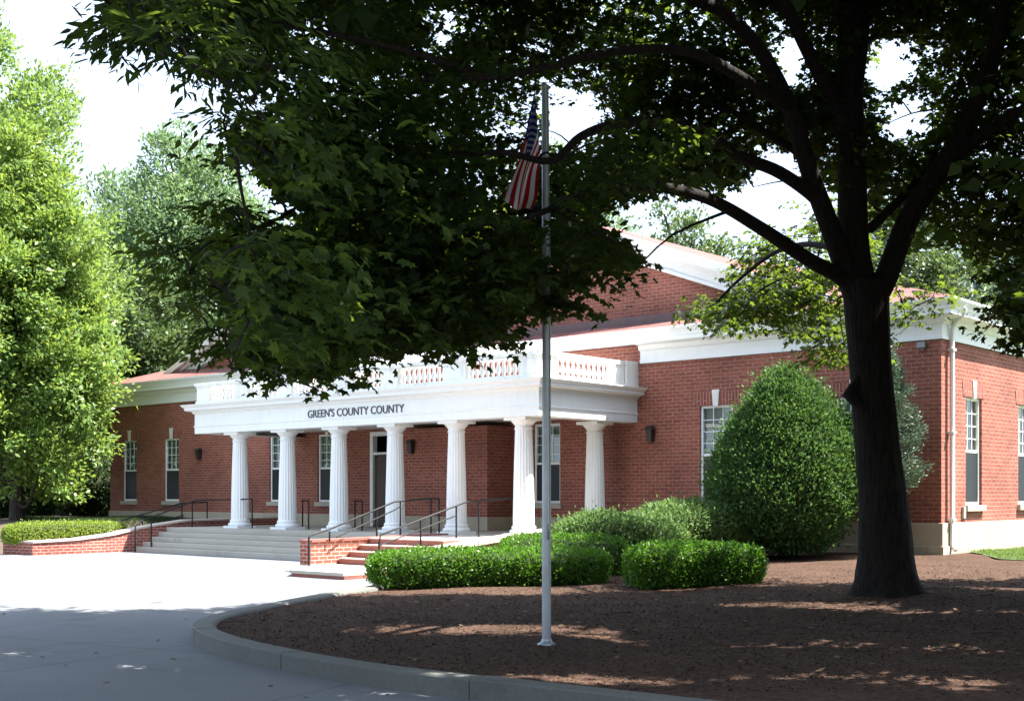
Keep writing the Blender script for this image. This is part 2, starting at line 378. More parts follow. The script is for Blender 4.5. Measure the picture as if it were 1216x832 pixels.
def dist_line(P, L):
    P = np.asarray(P, float); d = np.full(P.shape[:-1], 1e9); L = np.asarray(L, float)
    for a, b in zip(L[:-1], L[1:]):
        ab = b-a; t = np.clip(((P-a)@ab)/(ab@ab), 0, 1); d = np.minimum(d, np.linalg.norm(P-a-t[..., None]*ab, axis=-1))
    return d
sstep = lambda x: np.clip(x, 0, 1)**2*(3-2*np.clip(x, 0, 1))

poly_sheet('ground', [(700*math.cos(a), 700*math.sin(a)) for a in np.linspace(0, 2*math.pi, 48, endpoint=False)], -.03, M['turf'])
poly_sheet('plaza', [(-36.5, -30), (30, -30), (30, 40), (-11.4, 40), (-11.4, 27.9), (-36.5, 27.9)], 0, M['drive'])

KERB = bez([(14, 8.7), (8, 8.66), (2, 8.6), (-2, 8.53), (-5, 8.40), (-7.65, 8.2), (-8.9, 8.15), (-10.4, 8.3), (-12, 8.68), (-13.3, 9.3), (-14.2, 10.3), (-15.1, 11.9), (-15.9, 13.6), (-16.6, 15.3), (-17.6, 16.9), (-19.2, 18.2)], 8)
KERB = [tuple(p) for p in KERB]
BED = KERB+[(-19.75, 19.5), (-19.75, 28.06), (-11.5, 28.06), (-11.5, 44), (20, 44), (20, 12)]
def bed_h(P): return (.14+.30*sstep(dist_line(P, KERB)/13.5))+.012*np.sin(P[:, 0]*2.1+P[:, 1]*1.3)+.012*np.sin(P[:, 0]*1.1-P[:, 1]*2.7)+.05*np.exp(-((P[:, 0]+7.8)**2+(P[:, 1]-17.05)**2)/2.2)
poly_sheet('mulch_bed', BED, 0, M['mulch'], bed_h, .35)
kb = MB(); KP = [(-.12, -.02), (-.12, .17), (-.10, .185), (.12, .185), (.16, .165), (.19, .10), (.215, -.02)]
KA = np.array(KERB); KS = np.concatenate([[0], np.cumsum(np.linalg.norm(np.diff(KA, axis=0), axis=1))])
for q in np.arange(0, KS[-1]-.5, 2.7):
    ss = np.linspace(q+.006, min(q+2.694, KS[-1]), 9); pts = [(float(np.interp(v, KS, KA[:, 0])), float(np.interp(v, KS, KA[:, 1]))) for v in ss]; b0 = len(kb.v)
    kb.sweep(pts, [(o+.003*math.sin(q*5), z+.004*math.sin(q*3.1)) for o, z in KP]); e_ = kb.v[b0:]
    kb.add(e_[:7], [tuple(range(7))]); kb.add(e_[-7:], [tuple(range(7))[::-1]])
ko = kb.build('kerb', M['kerb']); tag(ko, kind='structure')
bm = bmesh.new(); bm.from_mesh(ko.data); bmesh.ops.recalc_face_normals(bm, faces=bm.faces); bm.to_mesh(ko.data); bm.free()
# kerb joints
LAWN = [(-10.9, 28.6), (-9.6, 26.3), (-7.5, 26.0), (-2, 28), (4, 33), (4, 43), (-11.3, 43), (-11.3, 29.0)]
poly_sheet('lawn', LAWN, 0, M['turf'], lambda P: bed_h(P)+.025, .4)
# raised ground to the left of the stairs and under the trees
RL = [(-35.75, 18.9), (-35.75, 28.06), (-46.5, 28.06), (-46.8, 30), (-46.8, 60), (-120, 90), (-140, 20), (-60, 0), (-40, 8), (-37.4, 14), (-36.6, 18.0)]
def raise_h(P):
    e = dist_line(P, [(-35.9, 28.06), (-35.9, 18.9), (-36.9, 18.0), (-40, 8), (-60, 0)])
    return -.02+.88*sstep(e/4.5)*(.35+.65*sstep((P[:, 1]-15)/8))+.45*sstep((24.5-abs(P[:, 1]-24.0)-18)/3)*sstep((.0+e)/.6)*.9*np.where(P[:, 0] > -48, 1, 0)*0+.03*np.sin(P[:, 0]*.9+P[:, 1])
poly_sheet('raised_ground', RL, 0, M['soil'], raise_h, .7)
def scatter_quads(P, nrm_jit, size, aspect, seed):
    r = np.random.default_rng(seed); n = len(P); th = r.uniform(0, 6.28, n)
    ax = np.stack([np.cos(th), np.sin(th), r.normal(0, nrm_jit, n)], -1); ax /= np.linalg.norm(ax, axis=1)[:, None]
    nr = np.stack([r.normal(0, nrm_jit, n), r.normal(0, nrm_jit, n), np.ones(n)], -1)
    return leaves(P, ax, nr, size, QUAD if aspect is None else [(0, 0, 0), (.5, aspect, .0), (1, 0, 0), (.5, -aspect, .0)], [(0, 3, 2, 1)])
def leaves(P, ax, nr, size, T, F):
    P = np.asarray(P); T = np.asarray(T, float); F = np.asarray(F)
    ax = ax/np.linalg.norm(ax, axis=1)[:, None]; sd = np.cross(nr, ax); sd /= np.linalg.norm(sd, axis=1)[:, None]+1e-9; nn = np.cross(ax, sd)
    size = np.broadcast_to(size, (len(P),))[:, None, None]
    V = P[:, None]+size*(T[None, :, 0:1]*ax[:, None]+T[None, :, 1:2]*sd[:, None]+T[None, :, 2:3]*nn[:, None])
    FF = F[None]+(np.arange(len(P))*len(T))[:, None, None]
    return V.reshape(-1, 3), FF.reshape(-1, F.shape[1])
QUAD = [(0, 0, 0), (.5, .27, .06), (1, 0, -.06), (.5, -.27, .06)]
QF = [(0, 3, 2, 1)]
LANCE = [(0, 0, 0), (.3, .13, .02), (.65, .10, 0), (1, 0, -.08), (.65, -.10, 0), (.3, -.13, .02)]
LF = [(0, 5, 4, 3, 2, 1)]
MAPLE = [(.40, 0, .04), (0, 0, 0), (.08, .40, -.05), (.34, .25, 0), (.58, .50, -.10), (.68, .17, 0), (1, 0, -.12), (.68, -.17, 0), (.58, -.50, -.10), (.34, -.25, 0), (.08, -.40, -.05)]
MF = [(0, i, i % 10+1) for i in range(1, 11)]
def join_np(parts):
    V = []; F = []; b = 0
    for v, f in parts: V.append(v); F.append(f+b); b += len(v)
    return np.concatenate(V), np.concatenate(F)
def uvec(n, r):
    v = r.normal(size=(n, 3)); return v/np.linalg.norm(v, axis=1)[:, None]

# loose chips on the mulch and fallen leaves on the paving
n = 60000; l = rng.uniform(-7, 9, n); f = 10.5+rng.beta(1.1, 2.0, n)*16
P = np.stack(cw(l, f), -1); P = P[inside(P, BED) & (dist_line(P, KERB) > .12)]; h = bed_h(P)
V, F = scatter_quads(np.column_stack([P, h+.012]), .35, rng.uniform(.018, .05, len(P)), .22, 3)
tag(recenter(link('mulch_chips', np_mesh('mulch_chips', V, F), M['mulch_chip'])), 'loose brown bark chips covering the planting bed', 'mulch', kind='stuff')
n = 700; i = rng.integers(0, len(KERB)-1, n); K = np.array(KERB); nrm = np.column_stack([K[i+1][:, 1]-K[i][:, 1], -(K[i+1]-K[i])[:, 0]]); nrm /= np.linalg.norm(nrm, axis=1)[:, None]
P = K[i]+(K[i+1]-K[i])*rng.uniform(0, 1, (n, 1))+nrm*(.23+rng.exponential(.22, (n, 1)))
V, F = scatter_quads(np.column_stack([P, np.full(n, .012)]), .25, rng.uniform(.03, .09, n), .3, 4)
tag(recenter(link('fallen_leaves', np_mesh('fallen_leaves', V, F), M['mulch_chip'])), 'dry leaf litter gathered on the paving along the kerb', 'leaf litter', kind='stuff')
n = 650; l = rng.uniform(-8, 8, n); f = rng.uniform(11, 22, n); P = np.stack(cw(l, f), -1); zz = np.where(inside(P, BED), bed_h(P)+.02, .012); P = P[(dist_line(P, KERB) > .3) & (inside(P, BED) | (rng.random(len(P)) < .12))]; zz = np.where(inside(P, BED), bed_h(P)+.02, .012)
V, F = scatter_quads(np.column_stack([P, zz]), .3, rng.uniform(.05, .11, len(P)), .32, 8)
M['dead_leaf'] = leafmat('dead_leaf', (.22, .15, .08), (.10, .06, .035), (.15, .1, .05), .2, .8, .2)
tag(recenter(link('scattered_leaves', np_mesh('scattered_leaves', V, F), M['dead_leaf'])), 'tan dead leaves scattered thinly over mulch and paving', 'leaf litter', kind='stuff')
tw_ = MB()
for q in range(90):
    x_, y_ = cw(rng.uniform(-5, 8), rng.uniform(12, 20)); 
    if not inside(np.array([x_, y_]), BED): continue
    a_ = rng.uniform(0, 6.28); L_ = rng.uniform(.12, .4); z_ = float(bed_h(np.array([[x_, y_]]))[0])+.02
    tw_.tube([(x_, y_, z_), (x_+L_*.5*math.cos(a_), y_+L_*.5*math.sin(a_), z_+.015), (x_+L_*math.cos(a_+.3), y_+L_*math.sin(a_+.3), z_)], [.006, .005, .003], 5)
tag(recenter(tw_.build('fallen_twigs', M['bark_far'])), 'thin broken twigs lying on the mulch under the shade tree', 'twigs', kind='stuff')
def grass_patch(name, poly, hf, n, hgt, mat, label, seed):
    r = np.random.default_rng(seed); A = np.array(poly); P = r.uniform(A.min(0), A.max(0), (n, 2)); P = P[inside(P, A)]; z = hf(P)
    ax = np.column_stack([r.normal(0, .35, (len(P), 2)), np.ones(len(P))])
    V, F = leaves(np.column_stack([P, z]), ax, uvec(len(P), r), hgt*r.uniform(.5, 1.2, len(P)), [(0, -.09, 0), (0, .09, 0), (1, 0, .1)], [(0, 1, 2)])
    return tag(recenter(link(name, np_mesh(name, V, F), mat)), label, 'grass', kind='stuff')
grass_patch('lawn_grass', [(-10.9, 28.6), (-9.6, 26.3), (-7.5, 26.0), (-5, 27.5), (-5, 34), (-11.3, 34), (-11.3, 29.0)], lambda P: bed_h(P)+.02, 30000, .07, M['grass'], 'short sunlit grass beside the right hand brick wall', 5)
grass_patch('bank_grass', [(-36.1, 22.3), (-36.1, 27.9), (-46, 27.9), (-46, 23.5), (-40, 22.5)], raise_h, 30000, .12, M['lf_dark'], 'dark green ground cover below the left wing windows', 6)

# ------------------------------------------------------------------ courthouse
YF, XL, XR, YB = 28.08, -46.5, -11.57, 50.0
ZB, ZF, ZE, ZT = .3, 1.13, 5.35, 6.22
bld = thing('courthouse', 'single storey red brick courthouse with white columned portico and gable', 'building', (-29.2, YF, 0))
def wall_holes(mb, a0, a1, z0, z1, holes, place, depth=.2):
    """front sheet with openings and reveals; place(u, d, z) -> xyz, d = depth into the wall"""
    us = sorted({a0, a1, *[h[0] for h in holes], *[h[1] for h in holes]}); zs = sorted({z0, z1, *[h[2] for h in holes], *[h[3] for h in holes]})
    for u0, u1 in zip(us[:-1], us[1:]):
        for w0, w1 in zip(zs[:-1], zs[1:]):
            if any(h[0] <= u0 and u1 <= h[1] and h[2] <= w0 and w1 <= h[3] for h in holes): continue
            mb.add([place(u0, 0, w0), place(u1, 0, w0), place(u1, 0, w1), place(u0, 0, w1)], [(0, 1, 2, 3)])
    for u0, u1, w0, w1 in holes:
        c = [(u0, w0), (u1, w0), (u1, w1), (u0, w1)]
        for k in range(4):
            (p, q), (r_, t) = c[k], c[(k+1) % 4]
            mb.add([place(p, 0, q), place(p, depth, q), place(r_, depth, t), place(r_, 0, t)], [(0, 1, 2, 3)])
WZ0, WZ1, WW = 1.55, 4.0, 1.0
front_windows = [(-45.56, 3.98), (-42.63, 3.98), (-36.06, 3.9), (-33.43, 3.85), (-23.75, 3.85), (-18.05, 4.12), (-14.2, 4.15)]
side_windows = [(29.52, 4.12), (33.0, 4.12), (36.5, 4.12), (40, 4.12)]
DOOR = (-30.76, -29.3, .76, 3.85)
holes = [(x, x+WW, WZ0, z) for x, z in front_windows]+[DOOR]
wm = MB()
fp = lambda u, d, z: (u, YF+d, z); sp_ = lambda u, d, z: (XR-d, u, z)
wall_holes(wm, XL, XR, ZF, ZE, [h if h[2] > ZF else (h[0], h[1], ZF, h[3]) for h in holes], fp)
wall_holes(wm, YF, YB, ZF, ZE, [(y, y+WW, WZ0, z) for y, z in side_windows], sp_)
wm.add([(XL, YF, ZF), (XL, YB, ZF), (XL, YB, ZE), (XL, YF, ZE)], [(0, 3, 2, 1)]); wm.add([(XL, YB, ZF), (XR, YB, ZF), (XR, YB, ZE), (XL, YB, ZE)], [(0, 3, 2, 1)])
# the brick strip behind the balustrade in place of the frieze
wm.box(-34.6, -19.95, YF-.02, YF+.1, ZE-.02, 5.86)
# the projecting lobby bay in the porch
wm.box(-28.7, -24.55, 26.95, YF-.003, ZF+.0, 3.80)
wm.build('wall', M['brick'], bld)
# foundation
fm = MB(); P5 = .05
for a in ((XL-P5, DOOR[0], YF-P5, YF+.3), (DOOR[1], XR+P5, YF-P5, YF+.3)): fm.box(*a, ZB-.4, ZF+.02)
fm.box(XR-.3, XR+P5, YF+.301, YB, ZB-.4, ZF+.02); fm.box(XR-.3, XR+P5+.03, YF-P5-.03, YB, ZB-.4, .62)
fm.box(-19.9, XR-.31, YF-P5-.03, YF-.002, ZB-.4, .62)
fm.box(-28.75, -24.5, 26.9, YF-P5-.01, .752, ZF+.02)
fm.build('foundation', M['foundation'], bld, bevel=.012)
rm = MB(); rm.box(XL+.4, XR-.45, YF+1.2, YF+1.25, .3, 5.3); rm.box(XR-1.3, XR-1.25, YF+.4, YB-.5, .3, 5.3); rm.box(XL+.3, XR-.3, YF+.25, YB, ZF-.1, ZF-.05); rm.box(XL+.3, XR-.3, YF+.25, YB, 5.31, 5.34)
rm.build('interior', M['room'], bld)
# main cornice: frieze, bed mould, soffit, gutter fascia
path = [(XL, YB), (XL, YF), (XR, YF), (XR, YB)][::-1]
path = [(XR, YB), (XR, YF), (XL, YF), (XL, YB)]
CORN = [(.03, ZE), (.05, ZE+.0), (.05, ZE+.08), (.03, ZE+.09), (.03, ZE+.33), (.10, ZE+.36), (.13, ZE+.43), (.13, ZE+.47), (.36, ZE+.50), (.38, ZE+.52), (.38, ZE+.62), (.40, ZE+.63), (.42, ZE+.70), (.50, ZE+.82), (.50, ZT), (.30, ZT+.005)]
CORN_P = [(.101, ZE+.515), (.13, ZE+.52)]+CORN[8:]
def cornice_mesh(path, prof):
    mb = MB(); mb.sweep(path, [(-o if False else o, z) for o, z in prof]); return mb
# travel so that "out" (right of travel) faces outdoors
mb = MB()
mb.sweep([(-19.93, YF), (XR, YF), (XR, YB)], CORN); mb.sweep([(XL, YB), (XL, YF), (-34.62, YF)], CORN)
mb.sweep([(-34.62, YF), (-19.93, YF)], CORN_P)
for x, s_ in ((-19.93, 1), (-34.62, -1)):
    mb.add([(x, YF-o, z) for o, z in CORN[:8]]+[(x, YF+.2, CORN[7][1]), (x, YF+.2, ZE)], [tuple(range(10))])
mb.build('cornice', M['white'], bld)
# hip roof
rf = MB(); o_ = .49; za = ZT+.004; sl_ = .33
x0, x1, y0, y1 = XL-o_, XR+o_, YF-o_, YB+o_; d = (y1-y0)/2; zr = za+d*sl_
rf.add([(x0, y0, za), (x1, y0, za), (x1, y1, za), (x0, y1, za), (x0+d, y0+d, zr), (x1-d, y0+d, zr)],
       [(0, 1, 5, 4), (1, 2, 5), (2, 3, 4, 5), (3, 0, 4)])
rf.add([(x0, y0, za-.001), (x1, y0, za-.001), (x1, y1, za-.001), (x0, y1, za-.001)], [(3, 2, 1, 0)])
GX0, GX1, GXM, GY = -43.5, -14.9, -29.2, YF+1.2
GZ0 = 6.35; slope = .372; GZA = 6.75+(GXM-GX0)*slope
rf.add([(GX0-.36, GY-.40, 6.645), (GXM, GY-.40, GZA+.055), (GXM, 56, GZA+.055), (GX0-.36, 56, 6.645)], [(0, 1, 2, 3)])
rf.add([(GX1+.36, GY-.40, 6.645), (GXM, GY-.40, GZA+.055), (GXM, 56, GZA+.055), (GX1+.36, 56, 6.645)], [(3, 2, 1, 0)])
rf.build('roof', M['roof'], bld)
gw = MB()
gw.add([(GX0, GY, 6.2), (GX1, GY, 6.2), (GX1, GY, 6.72), (GXM, GY, GZA), (GX0, GY, 6.72)], [(0, 1, 2, 3, 4)])
gw.add([(GX0, 56, 6.2), (GX1, 56, 6.2), (GX1, 56, 6.72), (GXM, 56, GZA), (GX0, 56, 6.72)], [(4, 3, 2, 1, 0)])
gw.add([(GX1, GY, 6.0), (GX1, 56, 6.0), (GX1, 56, 6.72), (GX1, GY, 6.72)], [(0, 1, 2, 3)]); gw.add([(GX0, GY, 6.0), (GX0, 56, 6.0), (GX0, 56, 6.72), (GX0, GY, 6.72)], [(0, 3, 2, 1)])
gw.build('gable_wall', M['brick'], bld)
fl = MB(); fl.box(GX0+6.5, GX1-.5, YF+.25, GY-.004, 6.0, 6.70); fl.box(GX0+.4, GX0+6.49, GY-.05, GY-.004, 6.3, 6.74); fl.build('flashing', M['flash'], bld)
# raking cornice: two stepped boards per side
for sgn, xe in ((-1, GX0), (1, GX1)):
    rk = MB(); tdir = Vector((GXM-xe, 0, GZA-6.72)).normalized()
    def board(y0, y1, zlo, zhi, ext=0):
        a = (xe+sgn*.35, 6.72-.35*slope); b = (GXM, GZA)
        pts = [(a[0], a[1]+zlo), (b[0], b[1]+zlo), (b[0], b[1]+zhi), (a[0], a[1]+zhi)]
        rk.hexa([(x, y0, z) for x, z in pts], [(x, y1, z) for x, z in pts])
    board(GY-.10, GY-.006, -.62, -.14); board(GY-.16, GY-.10, -.60, -.52); board(GY-.22, GY-.10, -.22, -.139); board(GY-.44, GY-.10, -.138, .10)
    rk.build('raking_cornice', M['white'], bld)
# downspout with gooseneck
ds = MB(); cx_, cy_ = XR+.10, YF+.38
ds.tube(bez([(XR+.42, YF+.30, 6.05), (XR+.36, YF+.32, 5.9), (XR+.16, cy_, 5.72), (cx_, cy_, 5.5), (cx_, cy_, 4.8)], 5)+[(cx_, cy_, .62), (cx_+.1, cy_-.02, .52)], .055, 10)
for z in (1.2, 3.2, 5.1): ds.box(cx_-.09, cx_+.066, cy_-.075, cy_+.075, z, z+.05)
ds.build('downspout', M['white'], bld)

# windows: frame part with sill, keystone, lintel, upper sash bars, blind, screen and pane beneath it
def make_window(h):
    w = WW; fr = MB(); t = .07
    for a in ((-w/2, -w/2+t, 0, h), (w/2-t, w/2, 0, h), (-w/2+t, w/2-t, h-t, h), (-w/2+t, w/2-t, 0, t)): fr.box(a[0], a[1], .06, .17, a[2], a[3])
    fr.box(-w/2+t, w/2-t, .085, .145, h*.50-.035, h*.50+.035)
    fo = fr.build('window', M['white'], bld, True, .008)
    mu = MB(); hh = h*.5; yb = .105
    for k in (1, 2): x = -w/2+t+(w-2*t)*k/3; mu.box(x-.011, x+.011, yb, yb+.025, hh+.035, h-t)
    for k in (1, 2, 3): z = hh+(h-t-hh)*k/4; mu.box(-w/2+t, w/2-t, yb-.003, yb+.022, z-.011, z+.011)
    mu.build('glazing_bars', M['white'], fo, True)
    p = MB(); p.add([(-w/2+t, .13, t), (w/2-t, .13, t), (w/2-t, .13, hh), (-w/2+t, .13, hh)], [(0, 1, 2, 3)]); p.add([(-w/2+t, .122, hh), (w/2-t, .122, hh), (w/2-t, .122, h-t), (-w/2+t, .122, h-t)], [(0, 1, 2, 3)])
    p.build('pane', M['glass'], fo, True)
    b = MB(); nsl = 26; zz = np.linspace(hh-.02, h-t, nsl+1)
    for a, c in zip(zz[:-1], zz[1:]): b.add([(-w/2+t+.01, .20, a), (w/2-t-.01, .20, a), (w/2-t-.01, .175, c-.004), (-w/2+t+.01, .175, c-.004)], [(0, 1, 2, 3)])
    b.build('blind', M['blind'], fo, True)
    s = MB(); s.box(-w/2+t, w/2-t, .075, .082, t, hh-.035); so_ = s.build('insect_screen', M['screen'], fo, True)
    s = MB(); s.box(-w/2-.08, w/2+.08, -.09, .055, -.15, -.002); s.build('sill', M['stone'], fo, True, .01)
    s = MB(); s.hexa([(-w/2-.16, -.012, h+.002), (w/2+.16, -.012, h+.002), (w/2+.22, -.012, h+.34), (-w/2-.22, -.012, h+.34)], [(-w/2-.16, .02, h+.002), (w/2+.16, .02, h+.002), (w/2+.22, .02, h+.34), (-w/2-.22, .02, h+.34)])
    s.build('lintel', M['brick_lintel'], fo, True)
    s = MB(); s.hexa([(-.075, -.035, h-.03), (.075, -.035, h-.03), (.115, -.035, h+.40), (-.115, -.035, h+.40)], [(-.075, .03, h-.03), (.075, .03, h-.03), (.115, .03, h+.40), (-.115, .03, h+.40)])
    s.build('keystone', M['cream'], fo, True, .008)
    return fo
protos = {}
for wall, lst in (('f', front_windows), ('s', side_windows)):
    for u, zt in lst:
        h_ = round(zt-WZ0, 2)
        if h_ not in protos: o = protos[h_] = make_window(h_)
        else: o = copy_tree(protos[h_], bld)
        c = Vector((u+WW/2, YF, WZ0)) if wall == 'f' else Vector((XR, u+WW/2, WZ0))
        o.location = c-bld.location; o.rotation_euler = (0, 0, 0 if wall == 'f' else R(90))
# doorway
d0, d1, dz0, dz1 = DOOR; df = MB()
df.box(d0, d0+.14, YF-.03, YF+.17, dz0, dz1); df.box(d1-.14, d1, YF-.03, YF+.17, dz0, dz1); df.box(d0+.14, d1-.14, YF-.03, YF+.17, dz1-.14, dz1); df.box(d0+.14, d1-.14, YF, YF+.15, 3.1, 3.18)
dr = df.build('door', M['white'], bld, False, .008)
dl = MB(); dl.box(d0+.15, d1-.15, YF+.07, YF+.12, dz0+.01, 3.09)
for z0, z1 in ((.95, 1.7), (1.9, 2.9)):
    for xa, xb in ((d0+.25, (d0+d1)/2-.08), ((d0+d1)/2+.08, d1-.25)): dl.box(xa, xb, YF+.055, YF+.071, z0, z1)
dl.build('door_leaf', M['door'], dr)
hb = MB(); hb.tube([(d1-.32, YF+.05, 1.75), (d1-.32, YF+.0, 1.75), (d1-.32, YF+.0, 1.95), (d1-.32, YF+.05, 1.95)], .012); hb.build('handle', M['grey_metal'], dr)

# ---------------- portico
PX0, PX1, PY = -34.55, -20.04, 23.9
FLOOR = .75
pf = MB(); pf.box(-35.0, -19.72, 23.62, YF-P5-.012, -.1, FLOOR-.06); pf.box(-35.02, -19.68, 23.58, YF-P5-.008, FLOOR-.058, FLOOR)
pf.build('porch_floor', M['step'], bld, bevel=.012)
# columns
NF = 20; SUB = 6
def flute(k):
    t = (k % SUB)/SUB; return 1-.055*math.sin(math.pi*t)**.7 if k % SUB else 1.0
def make_column(x, y):
    zb, zt = FLOOR, 3.76; c = MB()
    hs = np.linspace(zb+.26, zt-.30, 12)
    prof = [(.278-.060*((z-hs[0])/(hs[-1]-hs[0]))**1.4, z) for z in hs]
    c.lathe(prof, x, y, NF*SUB, flute, smooth=False)
    sh = c.build('column', M['white'], bld)
    b = MB(); b.box(x-.37, x+.37, y-.37, y+.37, zb, zb+.07)
    b.lathe([(.34, zb+.07), (.365, zb+.095), (.37, zb+.12), (.355, zb+.15), (.315, zb+.17), (.305, zb+.20), (.32, zb+.22), (.305, zb+.25), (.28, zb+.27)], x, y, 32)
    b.build('base', M['white'], sh)
    k = MB(); k.lathe([(.220, zt-.31), (.242, zt-.30), (.242, zt-.28), (.222, zt-.265), (.222, zt-.20), (.245, zt-.19), (.265, zt-.16), (.315, zt-.11), (.325, zt-.08)], x, y, 32); k.box(x-.36, x+.36, y-.36, y+.36, zt-.08, zt-.002)
    k.build('capital', M['white'], sh); return sh
c0 = make_column(-32.72, 24.32)
for x, y in [(-32.72+2.365*k, 24.32) for k in range(1, 6)]+[(-20.75, 27.1)]:
    c = copy_tree(c0, bld); c.location = c0.location+Vector((x+32.72, y-24.32, 0))
# entablature: architrave, frieze, cornice around three sides
EZ0, EZ1 = 3.76, 4.68
ENT = [(-.55, EZ0), (.0, EZ0), (.0, EZ0+.20), (.025, EZ0+.215), (.025, EZ0+.245), (.0, EZ0+.26), (.0, EZ0+.62), (.05, EZ0+.65), (.07, EZ0+.70), (.22, EZ0+.73), (.24, EZ0+.75), (.24, EZ0+.82), (.27, EZ0+.83), (.33, EZ1-.02), (.33, EZ1), (.0, EZ1+.015)]
en = MB(); en.sweep([(PX0, YF-.003), (PX0, PY), (PX1, PY), (PX1, YF-.003)], ENT)
en.box(PX0+.01, PX1-.01, PY+.01, YF-.004, EZ1-.05, EZ1+.01)
en.build('entablature', M['white'], bld)
ce = MB(); ce.box(PX0+.5, PX1-.5, PY+.5, YF-.004, EZ0+.18, EZ0+.24); ce.build('porch_ceiling', M['cream'], bld)
# balustrade with baluster sub-parts
BZ0, BZ1 = EZ1+.012, 5.38; yb0, yb1 = PY+.04, PY+.34
piers = [(-34.5, -33.85), (-32.52, -31.84), (-30.32, -29.72), (-28.1, -27.3), (-25.82, -25.12), (-23.4, -22.58), (-20.72, -20.06)]
ba = MB()
ba.box(-34.53, -20.03, yb0-.03, yb1+.03, BZ0, BZ0+.11); ba.box(-34.56, -20.0, yb0-.05, yb1+.05, BZ1-.10, BZ1); ba.box(-34.53, -20.03, yb0-.02, yb1+.02, BZ1-.14, BZ1-.101)
for a, b in piers: ba.box(a, b, yb0, yb1, BZ0+.111, BZ1-.141); ba.box(a+.12, b-.12, yb0-.012, yb0-.001, BZ0+.17, BZ1-.2)
xr0, xr1 = -20.36, -20.06
for xa, xb in ((xr0, xr1), (-34.5, -34.2)):
    ba.box(xa-.03, xb+.03, yb1+.031, YF-.56, BZ0, BZ0+.11); ba.box(xa-.05, xb+.05, yb1+.051, YF-.56, BZ1-.10, BZ1)
    ba.box(xa, xb, yb1+.002, yb1+.42, BZ0+.111, BZ1-.101); ba.box(xa, xb, 27.1, 27.5, BZ0+.111, BZ1-.101)
    ba.box(xa-.06, xb+.06, YF-.555, YF-.003, BZ0, BZ1+.02)
bo = ba.build('balustrade', M['cream'], bld, bevel=.01)
bl = MB(); z0, z1 = BZ0+.111, BZ1-.141; hh = z1-z0
bl.lathe([(.055, 0), (.055, .03), (.035, .05), (.035, .07), (.06, .13), (.066, .18), (.05, .27), (.034, .34), (.034, .36), (.05, .38), (.055, hh)], 0, 0, 10)
spots = []
for (a, b), (c_, d_) in zip(piers[:-1], piers[1:]):
    n = max(5, round((c_-b)/.185)); spots += [(b+(c_-b)*(k+.5)/n, (yb0+yb1)/2) for k in range(n)]
spots += [((xr0+xr1)/2, y) for y in np.linspace(24.83, 27.0, 11)]
bproto = bl.build('baluster', M['cream'], bo, True)
for i, (x, y) in enumerate(spots):
    o = bproto if i == 0 else bproto.copy()
    if i: COL.objects.link(o); o.parent = bo
    o.location = (x, y, z0)
# lettering on the frieze
cu = bpy.data.curves.new('lettering', 'FONT'); cu.body = "GREEN'S COUNTY COUNTY"; cu.size = .345; cu.extrude = .012; cu.align_x = 'LEFT'; cu.space_character = 1.0
to = bpy.data.objects.new('lettering_source', cu); COL.objects.link(to); bpy.context.view_layer.update()
dg = bpy.context.evaluated_depsgraph_get(); tm = bpy.data.meshes.new_from_object(to.evaluated_get(dg)); tm.name = 'lettering'
bpy.data.objects.remove(to)
a = np.empty(len(tm.vertices)*3, np.float32); tm.vertices.foreach_get('co', a); a = a.reshape(-1, 3)
sx = 4.05/(a[:, 0].max()-a[:, 0].min())
tm.vertices.foreach_set('co', np.column_stack([-28.87+(a[:, 0]-a[:, 0].min())*sx, PY-.012-a[:, 2], 4.045+a[:, 1]*.93]).astype(np.float32).ravel()); tm.update()
tm.materials.clear(); link('lettering', tm, M['letter'], bld)

# ------------------------------------------------------------------ steps, cheek walls, rails
st = MB()
for k in range(5): st.box(-35.28, -23.3, 22.15+.29*k, 23.615, .15*k+(.002 if k else -.05), .15*(k+1) if k < 4 else FLOOR-.003)
so_ = tag(recenter(st.build('stone_steps', M['step'], bevel=.012)), 'wide pale concrete steps rising to the left columns of the portico', 'steps')
rs = thing('brick_steps', 'narrow red brick steps with pale nosings between brick cheek and hedge', 'steps', (-21.6, 19.8, 0))
a = MB(); a.hexa([(-21.95, 17.7, -.02), (-20.2, 17.7, -.02), (-20.2, 19.8, -.02), (-23.2, 19.8, -.02), (-23.2, 19.0, -.02)], [(-21.95, 17.7, .07), (-20.2, 17.7, .07), (-20.2, 19.8, .07), (-23.2, 19.8, .07), (-23.2, 19.0, .07)])
a.build('landing_edge', M['redstep'], rs)
a = MB(); a.hexa([(-21.98, 17.67, .072), (-20.2, 17.67, .072), (-20.2, 19.8, .072), (-23.22, 19.8, .072), (-23.22, 18.98, .072)], [(-21.98, 17.67, .15), (-20.2, 17.67, .15), (-20.2, 19.8, .15), (-23.22, 19.8, .15), (-23.22, 18.98, .15)])
a.build('landing_slab', M['step'], rs, bevel=.01)
a = MB()
for k in range(4): a.box(-22.84, -20.32, 19.85+.32*k, 23.57, .152+.15*k, .15*(k+2)-.025)
a.build('riser', M['redstep'], rs)
a = MB()
for k in range(4): a.box(-22.84, -20.32, 19.82+.32*k, 20.175+.32*k if k < 3 else 23.57, .15*(k+2)-.024, .15*(k+2))
a.build('nosing', M['nosing'], rs, bevel=.008)
